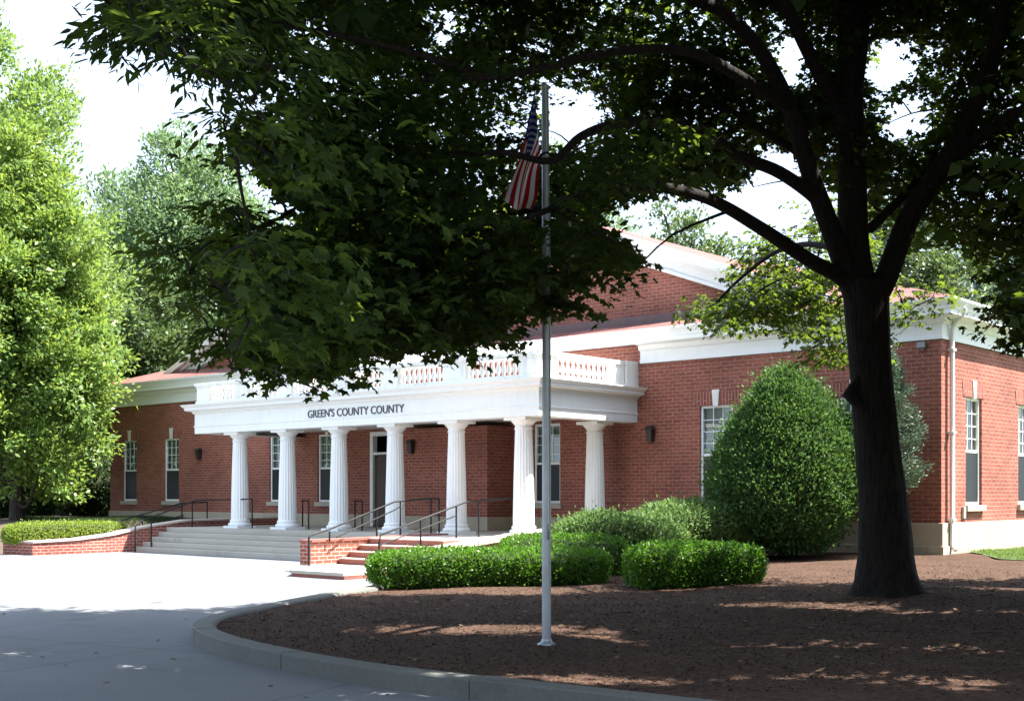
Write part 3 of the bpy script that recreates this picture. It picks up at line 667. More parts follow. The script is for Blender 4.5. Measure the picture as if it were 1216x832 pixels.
def cheek(name, label, x0, x1, prof, capt, mat_cap):
    """wall running along y with a coping; prof = [(y, z_top)]"""
    t = thing(name, label, 'wall', ((x0+x1)/2, prof[0][0], 0)); w = MB(); c = MB()
    for (ya, za), (yb, zb) in zip(prof[:-1], prof[1:]):
        w.hexa([(x0, ya, -.05), (x1, ya, -.05), (x1, yb, -.05), (x0, yb, -.05)], [(x0, ya, za-capt), (x1, ya, za-capt), (x1, yb, zb-capt), (x0, yb, zb-capt)])
        c.hexa([(x0-.04, ya, za-capt+.001), (x1+.04, ya, za-capt+.001), (x1+.04, yb, zb-capt+.001), (x0-.04, yb, zb-capt+.001)], [(x0-.04, ya, za), (x1+.04, ya, za), (x1+.04, yb, zb), (x0-.04, yb, zb)])
    w.build('brickwork', M['brick_low'], t); c.build('coping', mat_cap, t); return t
cheek('stair_cheek_wall', 'low red brick wall dividing the pale steps from the red steps', -23.25, -22.86, [(19.0, .74), (23.56, .79)], .05, M['redstep'])
cheek('ramp_wall', 'sloping brick wall with pale coping rising behind the clipped hedge', -20.3, -19.9, [(19.3, .42), (20.4, .62), (24.0, .93), (24.6, .95)], .10, M['nosing'])
cheek('planter_wall', 'long red brick planter wall left of the pale steps with curved coping', -35.75, -35.3, [(18.75, .42), (20.2, .46), (21.4, .58), (22.6, .80), (24.2, .98), (27.9, 1.02)], .055, M['nosing'])
t = thing('planter_end_wall', 'short end of the brick planter turning left beside the dirt', 'wall', (-36.1, 18.9, 0))
w = MB(); w.hexa([(-35.76, 18.76, -.05), (-35.76, 19.2, -.05), (-36.7, 18.95, -.05), (-36.7, 18.55, -.05)][::-1], [(-35.76, 18.76, .364), (-35.76, 19.2, .364), (-36.7, 18.95, .364), (-36.7, 18.55, .364)][::-1]); w.build('brickwork', M['brick_low'], t)
w = MB(); w.hexa([(-35.8, 18.74, .366), (-35.8, 19.22, .366), (-36.74, 18.97, .366), (-36.74, 18.53, .366)][::-1], [(-35.8, 18.74, .42), (-35.8, 19.22, .42), (-36.74, 18.97, .42), (-36.74, 18.53, .42)][::-1]); w.build('coping', M['nosing'], t)

def rail(label, tops, posts, mat=M['black'], r=.022, lower=None):
    t = thing('handrail', label, 'handrail', posts[0][:2]+(posts[0][2],), 'black metal handrails at the entrance')
    mb = MB(); mb.tube(tops, r, 8); mb.build('top_rail', mat, t)
    if lower: mb = MB(); mb.tube(lower, r*.8, 8); mb.build('lower_rail', mat, t)
    for x, y, z0, z1 in posts:
        mb = MB(); mb.tube([(x, y, z0-.05), (x, y, z1)], r, 8); mb.build('post', mat, t)
rail('black handrail crossing in front of the leftmost column', [(-34.75, 21.85, .80), (-34.75, 22.0, .95), (-34.6, 24.0, 1.62), (-32.0, 24.25, 1.66)], [(-34.75, 21.85, 0, .80), (-34.72, 22.4, .16, 1.07), (-34.61, 23.85, .75, 1.57), (-32.0, 24.25, .75, 1.66)])
rail('grey topped handrail along the planter wall coping', [(-36.0, 22.0, .72), (-36.0, 22.05, .95), (-36.0, 24.4, 1.52), (-36.0, 25.4, 1.55)], [(-36.0, 22.0, .45, .78), (-36.0, 22.9, .6, 1.14), (-36.0, 24.4, .8, 1.52), (-36.0, 25.4, .8, 1.55)], lower=[(-35.9, 22.3, .62), (-35.9, 24.4, 1.12)])
rail('short black rail just right of the second column from the left', [(-30.4, 24.9, 1.62), (-29.7, 24.6, 1.62)], [(-29.7, 24.6, .75, 1.62), (-30.3, 24.86, .75, 1.62)])
rail('short black rail just right of the third column from the left', [(-28.0, 24.9, 1.62), (-27.3, 24.6, 1.62)], [(-27.3, 24.6, .75, 1.62), (-27.9, 24.86, .75, 1.62)])
rail('long black handrail rising over the brick cheek of the red steps', [(-22.75, 18.85, .80), (-22.75, 18.9, .86), (-22.9, 19.6, .98), (-23.2, 22.0, 1.62), (-23.3, 23.3, 1.70), (-23.3, 23.7, 1.70)], [(-22.75, 18.85, .15, .82), (-22.78, 19.5, .75, .94), (-23.1, 21.3, .77, 1.44), (-23.2, 22.2, .75, 1.63), (-23.3, 23.4, .75, 1.70), (-23.3, 23.7, .75, 1.70)], lower=[(-22.7, 19.65, .80), (-23.08, 21.9, 1.42), (-23.2, 22.2, 1.5)])
rail('black handrail at the right edge of the red steps behind the hedge', [(-20.75, 19.2, .72), (-20.75, 19.25, .90), (-21.0, 22.3, 1.62), (-21.2, 24.5, 1.72), (-21.2, 24.8, 1.72)], [(-20.75, 19.2, .15, .75), (-20.85, 20.6, .5, 1.2), (-20.95, 21.9, .75, 1.52), (-21.05, 22.8, .75, 1.64), (-21.2, 24.8, .75, 1.72)], lower=[(-20.75, 19.2, .66), (-20.95, 21.9, 1.30)])

# wall lanterns, flood light, meter box, small post
def lantern(x, y, z, label):
    t = thing('wall_lantern', label, 'wall lamp', (x, y, z), 'dark wall lanterns on the front wall')
    a = MB(); a.box(x-.06, x+.06, y-.03, y-.002, z-.12, z+.16); a.build('back_plate', M['bronze'], t)
    a = MB(); a.hexa([(x-.075, y-.17, z-.16), (x+.075, y-.17, z-.16), (x+.075, y-.031, z-.16), (x-.075, y-.031, z-.16)], [(x-.10, y-.21, z+.18), (x+.10, y-.21, z+.18), (x+.10, y-.031, z+.18), (x-.10, y-.031, z+.18)]); a.build('lamp_body', M['bronze'], t, bevel=.006)
    a = MB(); a.hexa([(x-.13, y-.24, z+.181), (x+.13, y-.24, z+.181), (x+.13, y-.0, z+.181), (x-.13, y-.0, z+.181)], [(x-.05, y-.14, z+.27), (x+.05, y-.14, z+.27), (x+.05, y-.004, z+.27), (x-.05, y-.004, z+.27)]); a.build('cap', M['bronze'], t)
lantern(-40.2, YF, 3.28, 'dark lantern on the brick wall left of the portico')
lantern(-27.6, 26.95, 3.2, 'dark lantern on the brick bay inside the porch')
lantern(-19.55, YF, 3.38, 'dark lantern on the brick wall right of the portico')
t = thing('flood_light', 'small grey flood light under the cornice near the right corner', 'flood light', (-12.0, YF, 5.15))
a = MB(); a.box(-12.10, -11.90, YF-.14, YF-.03, 5.16, 5.30); a.build('housing', M['grey_metal'], t, bevel=.01); a = MB(); a.box(-12.04, -11.96, YF-.03, YF-.002, 5.12, 5.2); a.build('bracket', M['grey_metal'], t)
t = thing('utility_box', 'small pale utility box on the right hand wall below its window', 'utility box', (XR, 29.3, 1.4))
a = MB(); a.box(XR+.002, XR+.06, 29.26, 29.39, 1.24, 1.52); a.build('cabinet', M['stone'], t, bevel=.01); a = MB(); a.tube([(XR+.04, 29.33, 1.22), (XR+.04, 29.33, 1.14)], .02); a.build('conduit', M['grey_metal'], t)

# ------------------------------------------------------------------ flag pole and flag
px_, py_ = cw(.375, 13.7); FK = 1.075; pz = float(bed_h(np.array([[px_, py_]]))[0])
t = thing('flagpole', 'plain grey metal flagpole standing in the mulch bed', 'flagpole', (px_, py_, pz))
a = MB(); a.tube([(px_, py_, pz-.1), (px_, py_, 3.5), (px_-.02, py_, 6.2)], [.050, .047, .039], 16); a.build('pole', M['galv'], t)
a = MB(); a.lathe([(.10, pz-.02), (.10, pz+.012), (.062, pz+.03), (.055, pz+.06)], px_, py_, 20); a.build('base_collar', M['galv'], t)
a = MB(); a.lathe([(.03, 6.2), (.048, 6.22), (.048, 6.24), (.02, 6.26)], px_-.02, py_, 12); a.build('truck', M['galv'], t)
a = MB(); a.tube([(px_+.05, py_-.03, 1.4), (px_+.045, py_-.03, 4.0), (px_+.02, py_-.035, 6.2)], .004, 5); a.build('halyard', M['cream'], t)
a = MB(); a.tube([(px_+.05, py_-.03, 1.32), (px_+.07, py_-.05, 1.40), (px_+.05, py_-.03, 1.48)], .012, 6); a.build('cleat', M['grey_metal'], t)
# flag: hoist edge on the halyard left of the pole, cloth drooping down and to the left
GU, GV = 60, 52
rtv = np.array([RT[0], RT[1], 0]); fwv = np.array([FW[0], FW[1], 0])
def flag_pos(u, v):
    A, B, C, D = (-.12, 5.88), (-.06, 5.14), (-.18, 4.66), (-.46, 4.80)     # hoist top, hoist foot, fly foot, fly top
    w = u**1.1
    x = (A[0]*(1-w)+D[0]*w)*(1-v)+(B[0]*(1-u)+C[0]*u)*v
    z = (A[1]*(1-u)+D[1]*u)*(1-v)+(B[1]*(1-u)+C[1]*u)*v
    x += .035*math.sin(3.1*u)*math.sin(v*6+u*2)+.03*u*math.sin(v*13+2*u); z += -.05*math.sin(math.pi*v)*u+.03*u*math.sin(v*10)
    y = .07*(.25+u)*math.sin(v*8.5+u*2.5)+.035*math.sin(u*7+v*3)
    return x*FK, y, EYE+(z-EYE)*FK
fv = []
for i in range(GU+1):
    for j in range(GV+1):
        x, y, z = flag_pos(i/GU, j/GV); p = np.array([px_, py_, z])+rtv*x+fwv*(y-.02); fv.append(p)
ff = []; fmi = []
for i in range(GU):
    for j in range(GV):
        ff.append((i*(GV+1)+j, i*(GV+1)+j+1, (i+1)*(GV+1)+j+1, (i+1)*(GV+1)+j)); s13 = int(j/GV*13)
        fmi.append(2 if (i < GU*.42 and s13 < 7) else (0 if s13 % 2 == 0 else 1))
fm_ = MB(); b = 0
fm_.v = [tuple(p) for p in fv]; fm_.f = ff; fm_.mi = fmi; fm_.sm = [True]*len(ff)
def bil(u, v, off):
    p = np.array(flag_pos(u, v)); e = 1e-3; du = np.array(flag_pos(u+e, v))-p; dv = np.array(flag_pos(u, v+e))-p; nn = np.cross(du, dv); nn /= np.linalg.norm(nn)
    p = p+nn*off; return np.array([px_, py_, p[2]])+rtv*p[0]+fwv*(p[1]-.02)
for r_ in range(9):
    for c_ in range(6 if r_ % 2 == 0 else 5):
        u0 = (.42/12)*(1+2*c_+(r_ % 2)); v0 = (7/13)*(r_+1)/10
        for off in (.004, -.004):
            ring = []
            for k in range(10):
                rr = .026 if k % 2 == 0 else .011; ang = k*math.pi/5; ring.append(bil(u0+rr*.75*math.cos(ang), v0+rr*1.1*math.sin(ang), off))
            fm_.add([bil(u0, v0, off)]+ring, [(0, k+1, (k+1) % 10+1) for k in range(10)], 1)
fl_red = leafmat('flag_red', (.30, .012, .022), (.30, .012, .022), (.5, .02, .03), .45, .8, .1); fl_white = leafmat('flag_white', (.7, .68, .66), (.7, .68, .66), (.8, .78, .75), .4, .8, .1); fl_blue = leafmat('flag_blue', (.012, .018, .10), (.012, .018, .10), (.02, .03, .2), .4, .8, .1)
fo = fm_.build('flag', [fl_red, fl_white, fl_blue]); recenter(fo); tag(fo, 'limp striped flag with white stars on blue hanging from the pole', 'flag')

# ------------------------------------------------------------------ shrubs and hedges
def shell_points(kind, dims, n, r):
    """points + outward normals on a rounded-box or egg shell in unit space scaled by dims (half sizes)"""
    d = uvec(n, r)
    if kind == 'box':
        p = 4.5; k = (np.abs(d)**p).sum(1)**(-1/p); q = d*k[:, None]
        nn = np.sign(q)*np.abs(q)**(p-1)/dims
    else:
        q = d.copy(); nn = d/dims
    nn /= np.linalg.norm(nn, axis=1)[:, None]
    return q*dims, nn
def shrub(name, label, cat, center, dims, rot, kind, n, leaf, mat, group=None, seed=1, up=.35, depth=.16, lump=.08, zmin=0, stem=None, twig=0, egg=False, core=.86):
    r = np.random.default_rng(seed); dims = np.array(dims, float)
    t = thing(name, label, cat, (center[0], center[1], center[2]), group)
    q, nn = shell_points(kind, dims, n, r)
    c, s = math.cos(rot), math.sin(rot); Rm = np.array([[c, -s, 0], [s, c, 0], [0, 0, 1]])
    def shape(q):
        q = q.copy()
        if egg:
            zz = (q[:, 2]/dims[2]+1)/2; k = np.where(zz > .35, 1-.40*(np.maximum(zz-.35, 0)/.65)**1.25, 1.0); q[:, :2] *= k[:, None]
        return q
    q = shape(q)
    q = q*(1+lump*noise3(q, 2.2/max(.5, dims.max()**.5), seed))[:, None]
    q = q-nn*(r.random(n)**1.6*depth)[:, None]+nn*r.exponential(.018+twig, n)[:, None]
    q = q@Rm.T; nn = nn@Rm.T; q[:, 2] += dims[2]
    k = q[:, 2] > zmin; q = q[k]; nn = nn[k]; m = len(q)
    ax = nn*.8+np.array([0, 0, up])+r.normal(0, .55, (m, 3)); nr = nn+r.normal(0, .6, (m, 3))+np.array([0, 0, .3])
    V, F = leaves(q, ax, nr, leaf*r.uniform(.7, 1.35, m), QUAD, QF)
    link('foliage', np_mesh('foliage', V, F), mat, t, True)
    # solid dark core added inside the leaves to block light
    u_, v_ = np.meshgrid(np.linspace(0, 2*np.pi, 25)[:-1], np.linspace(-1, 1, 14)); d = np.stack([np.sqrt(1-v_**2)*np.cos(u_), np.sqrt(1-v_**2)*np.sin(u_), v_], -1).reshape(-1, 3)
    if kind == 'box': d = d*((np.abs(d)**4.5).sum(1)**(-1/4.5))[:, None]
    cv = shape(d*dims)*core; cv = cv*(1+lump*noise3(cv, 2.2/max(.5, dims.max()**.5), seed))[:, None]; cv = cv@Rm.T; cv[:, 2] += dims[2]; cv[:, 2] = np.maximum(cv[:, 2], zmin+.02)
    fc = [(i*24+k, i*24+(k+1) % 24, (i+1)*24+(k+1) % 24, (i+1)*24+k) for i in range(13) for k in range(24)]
    link('light_blocking_core', np_mesh('light_blocking_core', cv, np.array(fc)), M['core'], t, True)
    if stem:
        sm = MB()
        for k in range(stem): a = 6.28*k/stem+r.random(); sm.tube([(.10*math.cos(a), .08*math.sin(a), -.1), (.14*math.cos(a), .12*math.sin(a), .35), (.6*math.cos(a)*min(1, dims[0]), .6*math.sin(a)*min(1, dims[1]), max(.8, zmin+.5))], [.06, .05, .03], 7)
        sm.build('stems', M['bark'], t, True)
    return t
def bz(x, y): return float(bed_h(np.array([[x, y]]))[0])
def hx(a, b, off):      # centre and heading of a hedge whose front runs a->b
    a = np.array(a); b = np.array(b); d = (b-a)/np.linalg.norm(b-a); nrm = np.array([-d[1], d[0]]); return (a+b)/2+nrm*off, math.atan2(d[1], d[0]), np.linalg.norm(b-a)
c, rot, ln = hx((-16.35, 14.9), (-13.45, 18.2), .62)
shrub('clipped_hedge', 'long low clipped hedge behind the flagpole beside the red steps', 'hedge', (c[0], c[1], bz(*c)-.04), (ln/2, .60, .34), rot, 'box', 30000, .055, M['lf_hedge'], 'clipped hedges along the mulch bed', 11, zmin=.05, depth=.12, lump=.05)
c, rot, ln = hx((-12.1, 16.95), (-10.65, 18.65), .6)
shrub('clipped_hedge', 'shorter clipped hedge in front of the big rounded evergreen', 'hedge', (c[0], c[1], bz(*c)-.04), (ln/2, .55, .37), rot, 'box', 22000, .055, M['lf_hedge'], 'clipped hedges along the mulch bed', 12, zmin=.05, depth=.12, lump=.05)
c, rot, ln = hx((-16.1, 18.2), (-14.5, 20.1), .5)
shrub('clipped_hedge', 'second clipped hedge showing above the long hedge by the pole', 'hedge', (c[0], c[1], bz(*c)-.04), (ln/2, .55, .43), rot, 'box', 18000, .05, M['lf_hedge'], 'clipped hedges along the mulch bed', 13, zmin=.05, depth=.1, lump=.05)
shrub('leafy_shrub', 'pale green loose shrub below the porch between pole and rounded evergreen', 'shrub', (-15.6, 21.0, .25), (1.45, .95, .58), R(48), 'egg', 20000, .075, M['lf_shrub'], 'loose pale shrubs by the porch', 14, zmin=.05, lump=.12, twig=.02)
shrub('leafy_shrub', 'pale green mounded shrub under the window beside the porch corner', 'shrub', (-15.7, 24.1, .3), (1.45, 1.0, .66), R(42), 'egg', 20000, .075, M['lf_shrub'], 'loose pale shrubs by the porch', 15, zmin=.05, lump=.12, twig=.02)
shrub('low_shrub', 'low dark shrub against the foundation left of the rounded evergreen', 'shrub', (-16.9, 26.6, .3), (1.1, .7, .5), 0, 'egg', 9000, .07, M['lf_ever'], None, 16, zmin=.03, lump=.1)
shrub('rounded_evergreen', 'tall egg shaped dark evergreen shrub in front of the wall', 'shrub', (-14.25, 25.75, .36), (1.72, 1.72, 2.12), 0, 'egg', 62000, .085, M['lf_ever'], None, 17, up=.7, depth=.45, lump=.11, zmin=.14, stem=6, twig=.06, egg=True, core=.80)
shrub('planter_hedge', 'bright clipped hedge filling the long brick planter', 'hedge', (-36.25, 20.35, .30), (1.95, .42, .31), R(90), 'box', 16000, .06, M['lf_hedge_lit'], None, 18, zmin=.03, depth=.1, lump=.05)
shrub('flowering_plant', 'small plant with pale blossoms between the clipped hedges', 'plant', (-13.35, 19.6, .3), (.42, .3, .30), 0, 'egg', 900, .06, M['lf_shrub'], None, 19, lump=.1)
r = np.random.default_rng(5); q = uvec(160, r)*np.array([.42, .3, .3]); q[:, 2] = np.abs(q[:, 2])+.3
V, F = leaves(q, uvec(160, r), uvec(160, r), .06, [(0, 0, 0), (.5, .5, .1), (1, 0, 0), (.5, -.5, .1)], QF)
link('blossom', np_mesh('blossom', V, F), M['petal'], bpy.data.objects['flowering_plant'], True)

# conifer-like shrub behind the big trunk
def conifer(loc, z0, z1, rad, n, seed):
    r = np.random.default_rng(seed); t = thing('conifer', 'blue green conifer with drooping sprays half hidden behind the big trunk', 'tree', loc)
    s = MB(); s.tube([(0, 0, -.1), (.02, 0, z1*.55), (0, 0, z1*.96)], [.07, .05, .012], 8); br = []
    ns = 150; C = []; A = []
    for k in range(ns):
        f = (k+r.random())/ns; z = z0+(z1-z0)*f; R_ = rad*(1-f)**.75*(.75+.4*r.random())*(.55+.45*min(1, f/.12)); a = r.uniform(0, 6.28)
        tip = np.array([R_*math.cos(a), R_*math.sin(a), z+.22*R_]); base = np.array([0, 0, z]); s.tube([base, (base+tip)/2+[0, 0, .03], tip], [.014, .01, .004], 5, smooth=False)
        m = int(n/ns); tt = r.beta(2.0, 1.0, m)[:, None]; p = base+(tip-base)*tt+r.normal(0, .055+.07*(1-tt), (m, 3)); d = (tip-base)/np.linalg.norm(tip-base)
        C.append(p); A.append(d+r.normal(0, .45, (m, 3))+[0, 0, .25])
    C = np.concatenate(C); A = np.concatenate(A)
    s.build('trunk', M['bark'], t, True)
    V, F = leaves(C, A, uvec(len(C), r), .085*r.uniform(.6, 1.3, len(C)), [(0, 0, 0), (.5, .13, .03), (1, 0, 0), (.5, -.13, .03)], QF)
    link('foliage', np_mesh('foliage', V, F), M['lf_conifer'], t, True)
conifer((-12.35, 26.85, .35), 1.5, 4.7, 1.15, 26000, 21)

# ------------------------------------------------------------------ background trees
def far_tree(name, label, loc, trunk_h, trunk_r, lobes, n, leaf, mat, seed, group=None, up=.5, stem_lean=(0, 0)):
    """lobes: (dx, dy, z, rx, rz) crown masses; sprays of leaves near each mass's surface"""
    r = np.random.default_rng(seed); t = thing(name, label, 'tree', loc, group)
    tk = MB(); top = max(l[2] for l in lobes); tz = np.linspace(-.3, top*.9, 9)
    tk.tube([(stem_lean[0]*(z/top)**2+.1*math.sin(z), stem_lean[1]*(z/top)**2+.1*math.cos(z*.8), z) for z in tz], [trunk_r*(1.25 if i == 0 else 1-.1*i) for i in range(9)], 9)
    vol = np.array([l[3]**1.6*l[4]**.8 for l in lobes]); cnt = (n*vol/vol.sum()).astype(int); C = []; D = []
    for (dx, dy, z, rx, rz), m in zip(lobes, cnt):
        tk.tube(bez([(0, 0, max(trunk_h*.7, z-rz*1.3)), (dx*.45, dy*.45, z-rz*.6), (dx, dy, z+rz*.3)], 4), [trunk_r*.35*(1-.085*i) for i in range(9)], 6)
        # sub-clumps on the surface of the mass, each a small tuft
        k = max(16, int(26*rx*rz**.5)); d = uvec(k, r); d[:, 2] = np.where(d[:, 2] < -.5, -d[:, 2], d[:, 2]); rr = .62+.42*r.random(k)
        cc = d*np.array([rx, rx, rz])*rr[:, None]*(1+.22*noise3(d, 2.3, seed))[:, None]
        w = r.integers(0, k, m); tr = .19*rx**.5*.75+.06
        off = r.normal(0, tr, (m, 3))*np.array([1, 1, .75]); off[:, 2] += np.abs(r.normal(0, tr*.6, m))*up
        p = np.array([dx, dy, z])+cc[w]+off; o = d[w]+np.array([0, 0, up])+off/tr*.35
        C.append(p); D.append(o)
    C = np.concatenate(C); D = np.concatenate(D); k = C[:, 2] > trunk_h*.55; C = C[k]; D = D[k]; m = len(C)
    ax = D*.6+r.normal(0, .6, (m, 3))+np.array([0, 0, -.25]); nr = D*1.1+r.normal(0, .38, (m, 3))+np.array([0, 0, .45])
    V, F = leaves(C, ax, nr, leaf*r.uniform(.65, 1.4, m), QUAD, QF)
    tk.build('trunk', M['bark_far'], t, True); link('crown', np_mesh('crown', V, F), mat, t, True); return t
def wloc(px, z, zz): x, y = cw((px-608)/1497*z, z); return (x, y, zz)
def column_lobes(H, rmax, n, seed, z0=.18, tip=.35, lean=0):
    r = np.random.default_rng(seed); L = []
    for k in range(n):
        f = z0+(1-z0)*(k+.5)/n; R_ = rmax*math.sin(math.pi*min(1, .18+.82*f)**1.15)**.7; a = k*2.4+r.random(); q = R_*.62
        L.append((q*math.cos(a), q*math.sin(a), H*f*.93, max(.8, R_*.52), max(1.0, R_*.6)*1.15))
    L.append((0, 0, H*.5, rmax*.5, H*.28)); return L
far_tree('broadleaf_tree', 'tallest bright green tree at the left edge rising out of view', wloc(-12, 50, .5), 3.5, .32, column_lobes(21.5, 4.9, 21, 31, .13), 90000, .21, M['lf_bright'], 31, 'tall trees left of the courthouse', .8)
far_tree('broadleaf_tree', 'sunlit green tree overhanging the left end of the brick wing', wloc(17, 45.5, .6), 1.6, .25, column_lobes(14.8, 3.3, 20, 32, .11), 100000, .18, M['lf_yellow'], 32, 'tall trees left of the courthouse', .7)
far_tree('pale_tree', 'pale grey green spreading tree far behind the left wing', wloc(212, 76, .2), 6, .35, column_lobes(25.2, 6.8, 19, 33, .25), 90000, .26, M['lf_pale'], 33, None, .7)
far_tree('broadleaf_tree', 'smaller mid green tree peeking over the left wing roof', wloc(172, 60, .2), 3, .25, column_lobes(12.3, 2.8, 10, 34, .2), 30000, .2, M['lf_mid'], 34, None, .6)
far_tree('dark_tree', 'dark green tree filling the gap behind the left wing', wloc(118, 66, .2), 3, .3, column_lobes(14.5, 3.8, 12, 35, .12), 34000, .24, M['lf_dark'], 35, None, .5)
far_tree('dark_tree', 'dark round tree behind the left rake of the gable', wloc(238, 68, .2), 3, .3, column_lobes(13.5, 3.6, 11, 42, .12), 30000, .24, M['lf_dark'], 42, None, .5)
far_tree('broadleaf_tree', 'grey green tree behind the gable showing beside the flag', wloc(650, 74, 0), 6, .35, column_lobes(23.5, 6, 14, 36, .3), 40000, .25, M['lf_pale'], 36, 'trees behind the courthouse', .6)
far_tree('broadleaf_tree', 'mid green tree rising behind the right slope of the gable', wloc(800, 70, 0), 6, .35, column_lobes(18.8, 5, 13, 37, .3), 40000, .25, M['lf_mid'], 37, 'trees behind the courthouse', .6)
far_tree('broadleaf_tree', 'bright tree behind the roof just right of the big trunk', wloc(1085, 64, 0), 5, .3, column_lobes(20.5, 4.6, 13, 38, .25), 40000, .22, M['lf_mid'], 38, 'trees behind the courthouse', .6)
far_tree('dark_tree', 'blue green tree behind the right end of the roof', wloc(1165, 74, 0), 5, .35, column_lobes(17, 5.2, 13, 39, .25), 40000, .25, M['lf_blue'], 39, 'blue green trees behind the right wing', .6)
far_tree('dark_tree', 'blue green tree at the right edge beyond the courthouse', wloc(1260, 66, 0), 5, .35, column_lobes(19, 5.5, 13, 40, .2), 30000, .25, M['lf_blue'], 40, 'blue green trees behind the right wing', .6)
far_tree('broadleaf_tree', 'green tree behind the roof left of the big trunk', wloc(960, 78, 0), 5, .35, column_lobes(14.5, 5.2, 12, 41, .25), 30000, .25, M['lf_mid'], 41, 'trees behind the courthouse', .6)
for i, (la, fw_) in enumerate(((-15, -7), (-3, -13), (9, -11), (18, 2), (20, 14))):  # out-of-view trees added to block sky light and deepen the foreground shade
    x_, y_ = cw(la, fw_); far_tree('broadleaf_tree', ('unseen tree added for shade behind the viewpoint on the left', 'unseen tree added for shade straight behind the viewpoint', 'unseen tree added for shade behind the viewpoint on the right', 'unseen tree added for shade to the right of the viewpoint', 'unseen tree added for shade far right beyond the picture', 'unseen tree added for shade far left beside the drive')[i], (x_, y_, 0), 3, .3, column_lobes(14, 4.6, 11, 60+i, .2), 14000, .42, M['lf_mid'], 60+i, 'unseen trees added around the viewpoint for shade', .5)
# dark undergrowth under the left trees
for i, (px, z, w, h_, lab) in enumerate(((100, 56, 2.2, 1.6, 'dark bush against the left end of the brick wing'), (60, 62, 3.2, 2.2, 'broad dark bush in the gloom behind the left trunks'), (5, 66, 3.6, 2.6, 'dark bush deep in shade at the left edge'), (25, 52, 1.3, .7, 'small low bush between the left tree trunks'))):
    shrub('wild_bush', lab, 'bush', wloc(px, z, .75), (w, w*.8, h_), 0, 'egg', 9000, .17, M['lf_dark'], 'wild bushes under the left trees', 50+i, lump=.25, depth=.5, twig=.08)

# ------------------------------------------------------------------ the big shade tree
def at(px, py, z):
    x, y = cw((px-608)/1497*z, z); return np.array([x, y, EYE-(py-587)/1497*z])
TZ = 18.0
big = thing('shade_tree', 'huge dark leaved shade tree with forked trunk in the mulch bed', 'tree', tuple(at(1053, 712, TZ)*[1, 1, 0]+[0, 0, .42]))
tb = MB(); skel = []
def limb(pts, r0, r1, n=12, rec=True, k=6):
    P = bez([at(*p) for p in pts], k); m = len(P)
    tb.tube(P, [r0+(r1-r0)*(i/(m-1))**.8 for i in range(m)], n)
    if rec: skel.extend([(p, r0+(r1-r0)*(i/(m-1))) for i, p in enumerate(P)])
# trunk with flare
tp = bez([at(1054, 716, TZ), at(1053, 700, TZ), at(1052, 670, TZ), at(1049, 600, TZ), at(1041, 520, TZ), at(1034, 440, TZ), at(1030, 380, TZ), at(1027, 335, TZ)], 5)
nr_ = 84; vs_ = []; prev = None
rad = np.interp(np.linspace(0, 7, len(tp)), range(8), [.64, .50, .405, .34, .303, .29, .31, .33])
for i, p in enumerate(tp):
    fl_ = max(0, 1-i/9)
    for k in range(nr_):
        th = 2*math.pi*k/nr_; rr = rad[i]*(1+.16*fl_*math.sin(5*th+.7)+.05*fl_*math.sin(3*th)+.018*math.sin(7*th+i*.3)+.022*float(noise3(np.array([4*math.cos(th), 4*math.sin(th), i*.22]), 2.6, 31))+.012*float(noise3(np.array([9*math.cos(th), 9*math.sin(th), i*.3]), 3, 32))); vs_.append((p[0]+rr*math.cos(th), p[1]+rr*math.sin(th), p[2]-(.25 if i == 0 else 0)))
tb.add(vs_, [(i*nr_+k, i*nr_+(k+1) % nr_, (i+1)*nr_+(k+1) % nr_, (i+1)*nr_+k) for i in range(len(tp)-1) for k in range(nr_)], 0, True)
tb.lathe([(.05, 0), (.10, .02), (.11, .12), (.06, .2)], 0, 0, 10) if False else None
kn = at(1008, 468, 17.85); tb.tube([kn+np.array([.18, .1, -.25]), kn, kn+np.array([.1, .1, .25])], [.07, .10, .05], 10)
limb([(1016, 350, 18), (1000, 330, 17.9), (960, 308, 17.5), (905, 272, 16.8), (850, 240, 16), (800, 225, 15.2), (745, 220, 14.2), (700, 230, 13.2), (654, 248, 12.4), (610, 267, 12), (570, 292, 11.8)], .135, .012)
limb([(1018, 360, 18), (1004, 320, 17.9), (985, 268, 17.6), (965, 215, 17.3), (945, 150, 17), (925, 100, 16.7), (895, 50, 16.3), (850, 8, 15.8), (800, -30, 15.2)], .175, .07)
limb([(984, 262, 17.6), (969, 236, 17.4), (926, 205, 17), (880, 186, 16.5), (840, 160, 15.8), (780, 145, 14.5), (730, 148, 13.2), (690, 162, 12.5), (654, 191, 12.2), (600, 181, 12), (553, 183, 12)], .11, .02)
limb([(962, 205, 17.3), (950, 183, 17.4), (911, 159, 17.7), (875, 135, 18), (830, 120, 18.4)], .08, .03)
limb([(935, 125, 16.8), (902, 106, 16.2), (863, 82, 15.4), (820, 62, 14.5), (740, 60, 13), (650, 80, 12), (580, 92, 11.5), (500, 95, 11.2)], .09, .022)
limb([(1026, 360, 18), (1014, 300, 18), (1012, 216, 18), (1010, 120, 18), (1008, 48, 18), (1004, -60, 18), (990, -200, 17.5)], .26, .12)
limb([(1012, 160, 18), (993, 125, 17.8), (960, 62, 17.4), (931, 0, 17), (900, -80, 16.6)], .13, .07)
limb([(1012, 130, 18), (1022, 60, 18.1), (1028, 0, 18.2), (1040, -120, 18.5)], .12, .07)
limb([(1034, 360, 18), (1051, 332, 18), (1078, 262, 17.9), (1114, 205, 17.7), (1142, 159, 17.4), (1165, 108, 17.2), (1183, 55, 17), (1196, -10, 16.8), (1215, -100, 16.5)], .19, .09)
limb([(1124, 192, 17.6), (1162, 163, 17.2), (1216, 130, 16.6), (1290, 100, 15.8)], .12, .05)
